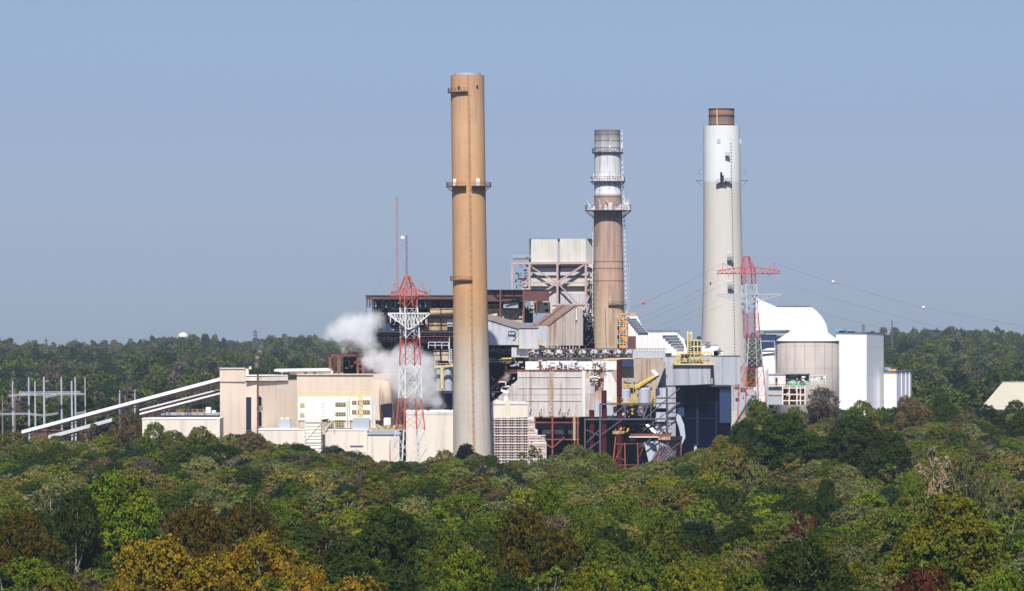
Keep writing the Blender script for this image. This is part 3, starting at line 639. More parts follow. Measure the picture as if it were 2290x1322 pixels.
ring_platform(t, leanx(z), cy, z, ri, ri + 1.75, F_ + 0.16, F_ + 2 * PI - 0.13, 'brown_steel', 1.4)
k = MB()
for px_, w_, h_ in ((1017, .8, 2.0), (1069, 1.0, 2.1)):
    x = WX(px_, Y1); dx = x - leanx(z); yy = cy - math.sqrt(max(0.5, (ri + 1.2) ** 2 - dx ** 2)); k.box(x - w_ / 2, x + w_ / 2, yy - .3, yy + .3, z + .24, z + .24 + h_)
k.build('beacon_cabinet', 'white_plain', t)
l = MB(); z = 3.0
while z < zt - 6:
    r = float(np.interp(z, [p[1] for p in P1], [p[0] for p in P1])); x = leanx(z) + .45; l.box(x - .2, x + .2, cy - r - .16, cy - r + .1, z, z + .15); l.box(x - .26, x - .18, cy - r - .2, cy - r, z, z + 2.0); l.box(x + .18, x + .26, cy - r - .2, cy - r, z, z + 2.0); z += 2.0
mat('rust_ladder', (0.40, 0.245, 0.145), 0.2); l.build('ladder', 'rust_ladder', t)

# ---------------- banded brown and white chimney
t = thing('chimney', 'shortest chimney, brown shaft with a grimy white banded top and three ring platforms', 'chimney', 1362, Y2)
cy = Y2; cx0 = WX(1365, Y2); t.location.x = cx0
P2 = [(r_(73, Y2), 0), (r_(71, Y2), WZ(780, Y2)), (r_(66, Y2), WZ(560, Y2)), (r_(64, Y2), WZ(480, Y2)), (r_(61, Y2), WZ(435, Y2)), (r_(57, Y2), WZ(291, Y2))]
sh = MB(); zt = P2[-1][1]
lean2 = lambda z: cx0 + (WX(1358, Y2) - cx0) * z / zt
for k in range(41):
    z = zt * k / 40; r = float(np.interp(z, [p[1] for p in P2], [p[0] for p in P2]))
    for i in range(48): sh.v.append((lean2(z) + r * math.cos(2 * PI * i / 48), cy + r * math.sin(2 * PI * i / 48), z))
for k in range(40):
    for i in range(48): sh.f.append((k * 48 + i, k * 48 + (i + 1) % 48, (k + 1) * 48 + (i + 1) % 48, (k + 1) * 48 + i))
MB().add(sh.v[-48:], [tuple(range(48))]).build('top_slab', 'hoop', t); sh.build('shaft', 'banded_stack', t, smoothf=True)
b = MB()
for row in (301, 315, 331, 440, 585, 600, 628):
    z = WZ(row, Y2); r = float(np.interp(z, [p[1] for p in P2], [p[0] for p in P2])); b.lathe(lean2(z), cy, [(r + .02, z - .12), (r + .09, z - .08), (r + .09, z + .08), (r + .02, z + .12)], 48, cap=False)
b.build('hoop_band', 'hoop', t)
for row, ex, br, cl, h in ((342, 0.9, .6, 6, 1.2), (407, 1.35, 1.2, 22, 1.4), (472, 3.0, 2.6, 46, 1.6)):
    z = WZ(row, Y2); ri = float(np.interp(z, [p[1] for p in P2], [p[0] for p in P2])) - .05; ring_platform(t, lean2(z), cy, z, ri, ri + ex, 0, 2 * PI, 'grey_steel', br, h, clutter=cl, seed=row)
z = WZ(683, Y2); ring_platform(t, lean2(z), cy, z, 5.1, 5.9, F_ - 0.05, F_ + 1.8, 'grey_steel', 0)
l = MB()
for zz_ in np.arange(30, WZ(300, Y2), 1.6):
    r = float(np.interp(zz_, [p[1] for p in P2], [p[0] for p in P2])); x = lean2(zz_) + r + .5; l.box(x - .22, x + .3, cy - .4, cy + .4, zz_, zz_ + .5); l.box(x + .2, x + .32, cy - .06, cy + .06, zz_, zz_ + 1.6)
    if zz_ < 78: x = lean2(zz_) - r - .3; l.box(x - .12, x + .12, cy - .3, cy + .3, zz_, zz_ + 1.3)
l.build('ladder', 'pale_steel', t)
g_ = MB().pl([(1353, 690), (1356, 780)], Y2 - 5.6, .14); g_.build('conduit', 'grey_steel', t)
g_ = MB()
for pxe in (1403, 1407): g_.pl([(pxe, 588), (pxe, 700)], Y2, .12)
for r0 in range(590, 700, 10): g_.pl([(1403, r0), (1407, r0)], Y2, .08)
g_.build('elevator_track', 'mauve_steel', t)

# ---------------- white topped chimney
t = thing('chimney', 'chimney with white painted top, rusty brown liner above and pale concrete shaft below', 'chimney', 1618, Y3, 5)
cy = Y3; cx0 = WX(1621, Y3); t.location.x = cx0
P3 = [(r_(106, Y3), 4), (r_(103, Y3), WZ(800, Y3)), (r_(91, Y3), WZ(650, Y3)), (r_(85, Y3), WZ(480, Y3)), (r_(82, Y3), WZ(282, Y3))]
sh = MB(); zt = P3[-1][1]; lean3 = lambda z: cx0 + (WX(1613.5, Y3) - cx0) * z / zt
rad3 = lambda z: float(np.interp(z, [p[1] for p in P3], [p[0] for p in P3]))
for k in range(41):
    z = zt * k / 40; r = rad3(z)
    for i in range(56): sh.v.append((lean3(z) + r * math.cos(2 * PI * i / 56), cy + r * math.sin(2 * PI * i / 56), z))
for k in range(40):
    for i in range(56): sh.f.append((k * 56 + i, k * 56 + (i + 1) % 56, (k + 1) * 56 + (i + 1) % 56, (k + 1) * 56 + i))
MB().add(sh.v[-56:], [tuple(range(56))]).build('top_slab', 'hoop', t); sh.build('shaft', 'white_top_stack', t, smoothf=True)
rl = r_(57, Y3); zl = WZ(243, Y3)
li = MB().lathe(lean3(zt), cy, [(rl, zt), (rl, zl)], 40).build('liner', 'stack_liner_brown', t, smoothf=False)
b = MB()
for z in (zt + .3, WZ(260, Y3), zl - .3): b.lathe(lean3(zt), cy, [(rl, z - .15), (rl + .12, z - .15), (rl + .12, z + .15), (rl, z + .15)], 40, cap=False)
b.build('stiffener_ring', 'dark_shade_steel', li)
MB().pl([(1603, 244), (1604, 281)], Y3 - rl - .1, .22).build('ladder', 'pale_yellow', li)
def on3(px_, row, w_, h_, mb, proud=.12, deep=.5):
    x = WX(px_, Y3); z = WZ(row, Y3); dx = x - lean3(z); yy = cy - math.sqrt(max(.3, rad3(z) ** 2 - dx ** 2)); mb.box(x - w_ / 2, x + w_ / 2, yy - proud, yy + deep, z - h_ / 2, z + h_ / 2)
d = MB(); on3(1606, 317, 1.2, 1.6, d); on3(1654, 317, 1.0, 1.6, d); d.build('louvre', 'blue_grey_plain', t)
l = MB(); px_ = 1633.0
for row in range(322, 800, 7): on3(1633 + (row - 322) * .018, row, .30, .30, l, .22, .3)
l.build('ladder', 'dark_shade_steel', t)
for (px_, row, w_, h_) in ((1625, 350, 1.6, .5), (1611, 410, 3.6, 1.2), (1626, 407, 2.6, .9), (1631, 583, 2.2, 1.0), (1632, 646, 2.2, 1.0)):
    x = WX(px_, Y3); z = WZ(row, Y3); yy = cy - math.sqrt(max(.5, rad3(z) ** 2 - (x - lean3(z)) ** 2)) - .02
    p = MB().box(x - w_ / 2, x + w_ / 2, yy - 1.5, yy, z - .16, z).build('platform', 'dark_shade_steel', t)
    MB().rail((x - w_ / 2, yy - 1.4, z), (x + w_ / 2, yy - 1.4, z), 1.1, .5, .05).build('railing', 'grey_steel', p)
    if row > 500: MB().box(x - w_ / 2, x + w_ / 2 - .5, yy - 1.2, yy, z + .02, z + 2.4).build('cabinet', 'galvanised', p)
z = WZ(404, Y3); d = MB()
for sx in (-1, 1):
    r = rad3(z); x = lean3(z) + sx * r; d.tube((x, cy, z), (x + sx * 2.4, cy, z), .1, 4); d.tube((x + sx * 2.4, cy, z), (x, cy, z - 2.6), .09, 4); d.tube((x, cy - 1, z), (x + sx * 2.4, cy - 1, z), .1, 4)
    d.tube((x, cy, z + 2.3), (x + sx * 2.2, cy, z + 2.3), .07, 4); d.tube((x + sx * 2.2, cy, z + 2.3), (x + sx * .4, cy, z + 4.6), .06, 4)
    d.box(min(x, x + sx * 2.4), max(x, x + sx * 2.4), cy - 1, cy + 1, z - .05, z + .08)
d.build('side_bracket', 'grey_steel', t)
k = MB(); on3(1611, 398, .7, 3.6, k, .4); on3(1615, 400, .5, 2.0, k, .6); on3(1588, 634, .5, .8, k); k.build('instrument', 'dark_shade_steel', t)

# ---------------- beige tower block and turbine hall
t = thing('power_station_building', 'large beige hall with a taller tower block on its left and tall dark stairwell windows', 'building', 660, 1480)
MB().ppr([(492, 1479), (575, 1475), (664, 1485.5), (664, 1530), (492, 1530)], 854, 1082, 1475).build('wall', 'beige_wall', t, 'sunlit wall of the beige tower block')
MB().ppr([(664, 1485.7), (835, 1492), (872, 1496), (905, 1520), (905, 1540), (664, 1540)], 838, 1082, 1484).build('wall', 'beige_wall', t)
MB().ppr([(491.5, 1478.6), (548, 1475.8), (548, 1500), (491.5, 1500)], 825, 853.8, 1475).build('penthouse', 'beige_wall', t)
c_ = MB(); c_.ppr([(491, 1478.2), (548.5, 1475.4), (548.5, 1500.4), (491, 1500.4)], 824, 825, 1475); c_.ppr([(548.8, 1476), (556, 1476), (556, 1496), (548.8, 1496)], 826, 852, 1475)
c_.ppr([(550, 1474.5), (577, 1473.9), (644, 1482.2), (644, 1500), (550, 1500)], 841, 851, 1475); c_.ppr([(664, 1485.2), (835, 1491.4), (835, 1494), (664, 1487)], 836.5, 838.5, 1484); c_.build('parapet', 'cream_wall', t)
MB().ppr([(550, 1474.2), (577, 1473.6), (643, 1481.9), (643, 1500.5), (550, 1500.5)], 839.6, 840.8, 1475).build('coping', 'coping', t)
for a, b_2, u, v in ((550, 562, 888, 962), (574.5, 585.5, 888, 908), (574.5, 585.5, 921, 953)):
    wy = 1474.9 if a < 570 else 1475.6
    fr = MB().pb(a - 1, b_2 + 1, u - 1, v + 1, wy - .10 if a < 570 else wy - .55, .8).build('window', 'coping', t)
    MB().pb(a, b_2, u, v, wy - .20 if a < 570 else wy - .65, .06).build('pane', 'glass_dark', fr)
v = MB(); v.pb(557, 562, 820, 826, 1482, 2).build('roof_vent', 'pale_yellow', t)
s_ = MB().pb(625, 744, 829.5, 838, 1496, 12).build('skylight_monitor', 'cream_wall', t)
MB().ext([(615, 831), (740, 829), (738, 826), (612, 828)], 1495, (0, 14, .3)).build('roof', 'white_plain', s_)
u_ = MB()
for a in (622, 632, 640, 680, 700): u_.pb(a, a + 7, 833, 838, 1491, 2)
u_.build('roof_unit', 'dark_shade_steel', t)
# hooded duct at the hall's right corner, darkened to stand for a curved shadow
MB().ext([(835, 850), (862, 850), (878, 905), (880, 940), (838, 940)], 1484, (0, 8, 0)).build('wall', 'beige_wall', t, 'sloping beige end wall')
MB().lathe(WX(862, 1480), 1480, [(1.6, WZ(944, 1480)), (2.0, WZ(905, 1480)), (1.9, WZ(870, 1480)), (1.0, WZ(852, 1480))], 20).build('round_duct', 'tan_casing', t, smoothf=True)
sd = MB().ext([(850, 906), (862, 903), (877, 902), (874, 938), (861, 938)], 1477, (0, 3, 0)).build('duct_hood', 'dark_shade_steel', t)
# thin dark flue rising in front of the tower block
f_ = thing('flue_pipe', 'thin dark rusty flue pipe standing up the front of the beige tower block', 'pipe', 576, 1470)
MB().pl([(576.5, 1060), (576.5, 838)], 1470, .30, 8).build('pipe', 'brown_steel', f_); q = MB()
for r0 in (890, 912, 935, 960): q.pl([(576.5, r0), (576.5, r0 + .5)], 1470, .45, 8)
q.build('collar', 'dark_shade_steel', f_)

# ---------------- white louvred block
t = thing('louvred_block', 'bright warm white block with yellow roof rails and rows of dark openings', 'building', 752, 1464)
YL = 1464
MB().pb(667, 835, 888, 940, YL, 14).build('wall', 'warm_white', t)
for a, b_2, u, v, m_ in ((671, 681, 901, 912, 'window_tan'), (671, 681, 923, 934, 'window_tan'), (750, 773, 900, 910, 'dark_shade_steel'), (787, 797, 896, 905, 'dark_shade_steel'), (800, 803, 896, 905, 'dark_shade_steel'), (812, 828, 895, 905, 'dark_shade_steel'),
                       (750, 773, 922, 931, 'dark_shade_steel'), (787, 797, 917, 927, 'dark_shade_steel'), (800, 803, 917, 927, 'dark_shade_steel'), (812, 828, 917, 927, 'dark_shade_steel'), (750, 770, 943, 953, 'dark_shade_steel'), (732, 747, 940, 955, 'dark_shade_steel')):
    op = MB().pb(a, b_2, u, v, YL - .06, .1).build('opening', m_, t); z_ = MB()
    for q in range(int(a) + 3, int(b_2), 4): z_.pl([(q, u), (q, v)], YL - .12, .1)
    z_.prail(a, b_2, v - .3, YL - .3, 1.0, .05, .8); z_.build('handrail', 'pale_yellow', op)
MB().pb(668, 834, 940.2, 958, YL + .4, 12).build('undercroft', 'tan_casing', t)
rl_ = MB(); rl_.prail(668, 834, 887.5, YL - .2, 1.3, .09, .8); rl_.prail(668, 834, 887.5, YL + 6, 1.6, .10, .8); rl_.build('railing', 'pale_yellow', t)
k = MB(); rg = random.Random(3)
for i in range(16): a = rg.uniform(700, 832); k.pb(a, a + rg.uniform(1, 4), 887.6 - rg.uniform(2, 7), 887.6, YL + rg.uniform(1, 9), 1)
k.build('roof_equipment', 'pale_yellow', t)
k = MB()
for a in (775.5, 781, 799, 831, 834.6, 838): k.pl([(a, 880 if a > 820 else 890), (a, 958)], YL - .9, .22, 6)
k.build('downpipe', 'off_white', t)
k = MB()
for i in range(14): r0 = 886 + i * 5; k.pl([(804 + (i % 2) * 5, r0), (809 - (i % 2) * 5, r0 + 5)], YL - 1.0, .14)
k.pl([(803, 885), (803, 955)], YL - 1.0, .12); k.pl([(810, 885), (810, 955)], YL - 1.0, .12); k.build('stair', 'yellow_paint', t)
# scaffold-like stair enclosure in front of it
t = thing('stair_enclosure', 'white ribbed stair enclosure with a ladder cage, in front of the louvred block', 'stair tower', 702, 1457)
MB().pb(683, 718, 941, 1075, 1457, 5).build('cladding', 'warm_white', t)
k = MB()
for a, b_2, u, v in ((681, 681, 935, 1075), (720, 720, 900, 1075), (727, 727, 900, 1075), (681, 720, 941, 941), (681, 720, 989, 989), (682, 719, 985, 944), (690, 722, 1030, 992)): k.pl([(a, u), (b_2, v)], 1456.6, .08)
k.pl([(727, 960), (746, 938)], 1456.6, .14); k.pl([(747, 936), (747, 962)], 1456.6, .14)
for i in range(18): k.pl([(683.5, 946 + i * 7), (717.5, 946 + i * 7)], 1456.8, .07)
k.build('frame', 'off_white', t)
k = MB()
for i in range(24): k.pl([(719, 905 + i * 7), (727, 902 + i * 7)], 1456.4, .10)
k.build('ladder_cage', 'grey_steel', t)
MB().ext([(720, 940), (737, 935), (735, 938), (722, 944)], 1455.5, (0, 2, 0)).build('canopy', 'dark_shade_steel', t)

# ---------------- cream annexes in front
def annex(label, a, b_, top, Y, d, m='cream_wall', roof='roof_grey'):
    t = thing('annex_building', label, 'building', (a + b_) / 2, Y)
    MB().pb(a, b_, top, 1082, Y, d).build('wall', m, t)
    MB().box(WX(a, Y) - .15, WX(b_, Y) + .15, Y - .15, Y + d + .1, WZ(top, Y) + .003, WZ(top, Y) + .35).build('parapet', 'coping', t)
    return t
a1_ = annex('low cream shed at the foot of the sloping conveyors, left of the tower block', 318, 491, 938, 1452, 20)
MB().pb(486, 491.4, 937, 1082, 1451.6, 3).build('pilaster', 'cream_wall', a1_)
a2_ = annex('low cream annex wall between the tower block and the ribbed stair enclosure', 578, 682, 962, 1460, 16)
a3_ = annex('long low cream annex with a narrow grey vent strip, right of the ribbed stair enclosure', 728, 821, 963, 1457.5, 16)
MB().pb(783, 812, 996.5, 1000, 1457.4, .2).build('vent_strip', 'grey_steel', a3_)
a4_ = annex('cream annex with grey lean-to roof and orange rust stain, behind the lattice tower foot', 821.5, 893, 972, 1456, 16)
MB().ext([(821, 972), (893, 972), (893, 962), (835, 962)], 1455.6, (0, 3, .2)).build('lean_to_roof', 'roof_grey', a4_)
mat('rust_stain', (0.42, 0.20, 0.07), 0.25); MB().ext([(870.5, 1035), (874, 1035), (873, 988), (872, 982), (871, 990)], 1455.93, (0, .05, 0)).build('rust_stain', 'rust_stain', a4_)
a5_ = annex('tall plain cream annex left of the tan chimney foot', 908, 1014, 922, 1458, 24)
MB().pb(908, 1014, 921.4, 927, 1457.9, .3).build('fascia', 'off_white', a5_)
a6_ = annex('small cream block with a low gabled roof right of the tan chimney', 1098, 1180, 905, 1466, 14)
MB().ext([(1098, 904.5), (1180, 904.5), (1176, 899), (1125, 899), (1110, 894), (1098, 900)], 1465.8, (0, 14.4, 0)).build('roof', 'off_white', a6_)
MB().pb(1130, 1141, 895, 935, 1465.7, .2).build('panel', 'cream_roof', a6_)
cv = thing('roof_cowl', 'round white roof cowl on the small cream block beside the tan chimney', 'vent', 1132, 1470, WZ(899, 1470))
MB().lathe(WX(1132, 1470), 1470, [(.8, WZ(899, 1470)), (.8, WZ(884, 1470)), (1.1, WZ(882, 1470)), (1.1, WZ(877, 1470)), (.9, WZ(874, 1470))], 18).build('body', 'off_white', cv)
MB().lathe(WX(1132, 1470), 1470, [(1.15, WZ(880.4, 1470)), (1.15, WZ(880, 1470))], 18).build('hood_seam', 'grey_steel', cv)
for lab, a, b_2, u, v, Y in (('pair of pale grey roof ventilator housings side by side near the tower block', 624, 650, 938, 962, 1463), ('large pale grey box-shaped roof unit in front of the louvred block', 789, 826, 935, 962.5, 1459), ('small white stacked roof unit beside the dark duct hood', 858, 874, 936, 951, 1462)):
    h_ = thing('roof_unit', lab, 'roof unit', (a + b_2) / 2, Y, WZ(v, Y), 'units on the low roofs')
    MB().pb(a, b_2, u, v, Y, 4).build('housing', 'galvanised' if a < 850 else 'off_white', h_)
    q = MB()
    if a < 700:
        for c in (631, 643): q.lathe(WX(c, Y + 2), Y + 2, [(.75, WZ(u, Y)), (.75, WZ(u - 3, Y)), (.5, WZ(u - 4, Y))], 12)
    else: q.pb(a + 1, b_2 - 1, u - 1.5, u, Y + .2, 3)
    q.build('cap', 'off_white', h_)
k = MB(); rg = random.Random(9)
ck = thing('roof_pipework', 'tangle of pale yellow and rusty pipes along the low roofs under the lattice tower', 'pipes', 850, 1463, WZ(960, 1463))
for i in range(34): a = rg.uniform(826, 900); b_2 = a + rg.uniform(-9, 9); k.pl([(a, rg.uniform(948, 962)), (b_2, rg.uniform(948, 962))], 1459 + rg.uniform(0, 5), .12)
k.prail(828, 905, 962, 1458, 1.2, .07); k.build('pipe', 'pale_yellow', ck)
k = MB()
for i in range(14): a = rg.uniform(826, 1005); k.pl([(a, rg.uniform(912, 921) if a > 905 else 958), (a + rg.uniform(2, 14), rg.uniform(914, 921) if a > 905 else 960)], 1462 + rg.uniform(0, 5), .15)
k.build('pipe', 'brown_steel', ck)

mat('conveyor_steel', (0.05, 0.03, 0.035), 0.2)
# ---------------- conveyors and yard at left
def conveyor(label, a, b, th, Y0, Yb, legs):
    (p0, r0), (p1, r1) = a, b
    t = thing('conveyor_gallery', label, 'conveyor', (p0 + p1) / 2, (Y0 + Yb) / 2)
    A = Vector((WX(p0, Y0), Y0, WZ(r0, Y0))); B = Vector((WX(p1, Yb), Yb, WZ(r1, Yb))); wv = Vector((0.2, 3.2, 0)); hv = Vector((0, 0, th * .136))
    v = [A, B, B + wv, A + wv, A + hv, B + hv, B + wv + hv, A + wv + hv]; fc = [(3, 2, 1, 0), (4, 5, 6, 7), (0, 1, 5, 4), (1, 2, 6, 5), (2, 3, 7, 6), (3, 0, 4, 7)]
    MB().add(v, fc).build('cover', 'white_plain', t)
    tr = MB(); dn = Vector((0, 0, -1.2)); n = int((B - A).length / 3.2)
    for i in range(n):
        p = A.lerp(B, i / n); q = A.lerp(B, (i + 1) / n); tr.bar(p + dn, q + dn, .22); tr.bar(p if i % 2 else p + dn, q + dn if i % 2 else q, .16); tr.bar(p + wv + dn, q + wv + dn, .22); tr.bar(p, p + dn, .12)
    v2 = [x + dn * .45 for x in (A, B, B + wv, A + wv)] + [x + Vector((0, 0, -.02)) for x in (A, B, B + wv, A + wv)]; tr.add(v2, fc)
    tr.build('truss', 'conveyor_steel', t)
    rb = MB()
    for i in range(0, n, 2): p = A.lerp(B, i / n); rb.bar(p - wv * .02, p + hv - wv * .02, .10)
    rb.build('rib', 'galvanised', t)
    for f in legs:
        p = A.lerp(B, f) + dn; MB().tube(p, (p.x - .6, p.y, 0), .13, 5).tube(p + wv, (p.x + .8, p.y + 3, 0), .13, 5).build('leg', 'grey_steel', t)
    return t
conveyor('long upper sloping conveyor gallery with a pale cover and dark truss below', (48, 970), (494, 851), 7.5, 1462, 1486, (.12, .3, .5, .66, .82))
conveyor('front run of the shorter lower conveyor pair ending at the beige tower block', (312, 928), (494, 881), 4, 1460, 1480, (.3, .6))
conveyor('back run of the shorter lower conveyor pair, just above the front one', (312, 919), (494, 872), 3.6, 1466, 1488, (.35,))
conveyor('low outer conveyor stub half hidden in the trees below the upper gallery', (108, 982), (250, 943), 8, 1440, 1458, (.3, .7))
y_ = thing('loading_shed', 'dark red roofed loading shed behind the low cream shed wall', 'shed', 430, 1502)
MB().pb(362, 491, 929, 945, 1502, 10).build('wall', 'brown_clad', y_); MB().pb(360, 492, 923.5, 929, 1501.6, 11).build('roof', 'blue_grey', y_)
k = MB(); k.pb(460, 471, 911, 923, 1503, 4); k.pb(474, 482, 918, 923, 1503, 4); k.build('roof_cabin', 'white_plain', y_)
k = MB()
for a in (365, 378, 400, 440, 455): k.pl([(a, 915), (a + 3, 924)], 1500.5, .12)
k.prail(395, 455, 923.5, 1501.5, 1.1, .06); k.build('roof_rail', 'orange_paint', y_)
rp = thing('retaining_shed', 'dark red low shed under the outer conveyor stub', 'shed', 110, 1475)
MB().pb(70, 140, 964, 985, 1475, 8).build('wall', 'brown_clad', rp); MB().pb(68, 142, 962.5, 964, 1474.6, 9).build('roof', 'brown_steel', rp)
# substation poles
sb = thing('substation_gantry', 'grey steel substation gantry of tall poles joined by cross beams', 'substation', 110, 1560)
for a, top, Y, wd in ((28, 853, 1560, .55), (64, 844, 1560, .6), (78, 853, 1575, .55), (98, 843, 1545, .7), (137, 843, 1560, .6), (160, 852, 1550, .65), (168, 843, 1570, .6), (190, 844, 1560, .4)):
    MB().tube((WX(a + 2.5, Y), Y, 0), (WX(a, Y), Y, WZ(top, Y)), wd * .68, 8, wd * .42).build('pole', 'galvanised', sb)
for (a, r0, b_2, r1) in ((20, 884, 60, 880), (42, 877, 180, 876), (45, 882, 190, 880), (98, 888, 125, 882), (0, 925, 60, 924), (60, 924, 98, 928), (98, 928, 130, 923), (165, 925, 190, 920), (98, 968, 120, 964)):
    q = MB(); q.pl([(a, r0), (b_2, r1)], 1556, .16); q.pl([(a, r0 + 3), (b_2, r1 + 3)], 1556, .10)
    for i in range(0, int(b_2 - a), 5): q.pl([(a + i, r0 + (r1 - r0) * i / (b_2 - a)), (a + i + 2.5, r0 + 3 + (r1 - r0) * i / (b_2 - a))], 1556, .06)
    q.build('cross_beam', 'galvanised', sb)
MB().pl([(98, 853), (110, 852)], 1545, .14).pl([(137, 876), (128, 881), (98, 886)], 1556, .09).pl([(45, 884), (42, 900), (40, 902)], 1558, .08).build('insulator_arm', 'galvanised', sb)
for i, (a, top, lab) in enumerate(((6, 885, 'leaning brown wooden pole at the left edge of the photo'), (33.5, 869, 'brown wooden pole between the first two grey gantry poles'), (268, 873, 'thin pale pole standing behind the upper conveyor, left one of two'), (302, 872, 'thin pale pole standing behind the upper conveyor, right one of two'))):
    p_ = thing('utility_pole', lab, 'pole', a, 1590, 0, 'poles in the yard'); MB().tube((WX(a, 1590), 1590, 0), (WX(a - .5, 1590), 1590, WZ(top, 1590)), .35, 7, .22).build('shaft', 'wood_pole' if a < 100 else 'galvanised', p_)
    MB().pl([(a - 2.5, top + 4), (a + 2, top + 4)], 1589.7, .1).build('crossarm', 'grey_steel', p_)

# ---------------- lattice towers
def lattice(root, px, Y, prof, rot, leg_r, br_r, m, panels, offset=lambda z: 0.0):
    """prof [(z, half width)] ; panels: list of z levels"""
    cx, cy = WX(px, Y), Y; zs = [p[0] for p in prof]; ws = [p[1] for p in prof]
    def corner(k, z):
        h = float(np.interp(z, zs, ws)); a = rot + PI / 4 + k * PI / 2; return Vector((cx + offset(z) + h * 1.414 * math.cos(a), cy + h * 1.414 * math.sin(a), z))
    for k in range(4):
        l = MB()
        for z0, z1 in zip(zs[:-1], zs[1:]): l.tube(corner(k, z0), corner(k, z1), leg_r, 5)
        l.build('leg', m, root)
    b = MB()
    for z0, z1 in zip(panels[:-1], panels[1:]):
        for k in range(4):
            b.tube(corner(k, z0), corner(k + 1, z1), br_r, 4); b.tube(corner(k + 1, z0), corner(k, z1), br_r, 4); b.tube(corner(k, z1), corner(k + 1, z1), br_r, 4)
    b.build('bracing', m, root); return corner
def arm(root, px0, px1, rows, px_c, Y, m, depth=1.6, name='crossarm', up=True, n=10):
    """truss arm: rows = (chord row, tip row, centre row of the other chord)"""
    ch, tip, ce = rows; b = MB()
    for y in (Y - depth, Y + depth):
        def oth(p):
            f = (p - px0) / (px_c - px0) if p < px_c else (px1 - p) / (px1 - px_c); return tip + (ce - tip) * f
        pts = [px0 + (px1 - px0) * i / n for i in range(n + 1)]
        b.pt([(px0, ch, Y), (px_c - 12, ch, y), (px_c + 12, ch, y), (px1, ch, Y)], .26, 4)
        for i in range(n):
            f0, f1 = pts[i], pts[i + 1]; e = lambda p: Y + (y - Y) * min(1, 2.2 * min((p - px0), (px1 - p)) / (px1 - px0) * 2)
            b.pt([(f0, oth(f0), e(f0)), (f1, oth(f1), e(f1))], .20, 4); b.pt([(f0, ch, e(f0)), (f1, oth(f1), e(f1))], .13, 4); b.pt([(f1, ch, e(f1)), (f1, oth(f1), e(f1))], .11, 4)
    return b.build(name, m, root)
YT = 1400
t = thing('lattice_tower', 'red and white banded lattice transmission tower standing in front of the steam plume', 'pylon', 917, YT)
hw = lambda w: w / 2 * YT / F
prof = [(0, hw(70)), (WZ(1035, YT), hw(64)), (WZ(960, YT), hw(50)), (WZ(892, YT), hw(40)), (WZ(757, YT), hw(33)), (WZ(645, YT), hw(28)), (WZ(617, YT), hw(7))]
off = lambda z: float(np.interp(z, [0, WZ(757, YT), WZ(617, YT)], [WX(918, YT) - WX(917, YT), 0, WX(911, YT) - WX(917, YT)]))
pan = [0, WZ(1035, YT), WZ(1000, YT), WZ(962, YT), WZ(928, YT), WZ(892, YT), WZ(855, YT), WZ(818, YT), WZ(787, YT), WZ(757, YT), WZ(725, YT), WZ(690, YT), WZ(660, YT), WZ(645, YT), WZ(630, YT), WZ(617, YT)]
lattice(t, 917, YT, prof, R(22), .21, .07, 'banded_tower', pan, off)
arm(t, 873, 956, (661, 655, 643), 914, YT, 'banded_tower', 2.2, n=12)
arm(t, 868, 960, (701, 703, 738), 916, YT, 'banded_tower', 2.2, n=14)
b = MB()
for pk, sx in ((883, 1), (945, -1)): b.pl([(pk, 634), (pk - 6 * sx, 657)], YT, .14); b.pl([(pk, 634), (pk + 8 * sx, 646)], YT, .14)
b.build('ground_wire_peak', 'banded_tower', t)
b = MB()
for p_ in (874, 884, 895, 934, 944, 953): b.pl([(p_, 704), (p_ - 1, 722)], YT - .5, .13, 5)
b.build('insulator_string', 'white_plain', t)
YP = 1600
t = thing('lattice_tower', 'pink red and grey lattice pylon standing in front of the white topped chimney', 'pylon', 1682, YP, 4)
hw = lambda w: w / 2 * YP / F
prof = [(4, hw(52)), (WZ(885, YP), hw(48)), (WZ(757, YP), hw(28)), (WZ(600, YP), hw(24)), (WZ(573, YP), hw(9))]
off = lambda z: float(np.interp(z, [WZ(757, YP), WZ(640, YP), WZ(573, YP)], [0, WX(1676, YP) - WX(1682, YP), WX(1670, YP) - WX(1682, YP)]))
rows_ = [930, 885, 855, 825, 800, 778, 757, 736, 718, 700, 680, 658, 637, 618, 600, 586, 573]
lattice(t, 1682, YP, prof, R(18), .18, .06, 'banded_pylon', [4] + [WZ(q, YP) for q in rows_[1:]], off)
arm(t, 1603, 1743, (612, 606, 595), 1674, YP, 'banded_pylon', 1.8, n=14)
arm(t, 1602, 1747, (658, 660, 678), 1676, YP, 'galvanised', 1.8, n=14)
b = MB()
for pk, sx in ((1618, 1), (1731, -1)): b.pl([(pk, 588), (pk - 4 * sx, 606)], YP, .12); b.pl([(pk, 588), (pk + 14 * sx, 603)], YP, .10)
b.build('ground_wire_peak', 'banded_pylon', t)
b = MB()
for p_ in (1606, 1630, 1720, 1741): b.pl([(p_, 612), (p_, 627)], YP, .10, 4)
for p_ in (1606, 1630, 1720, 1741): b.pl([(p_, 659), (p_, 672)], YP, .10, 4)
b.build('insulator_string', 'galvanised', t)
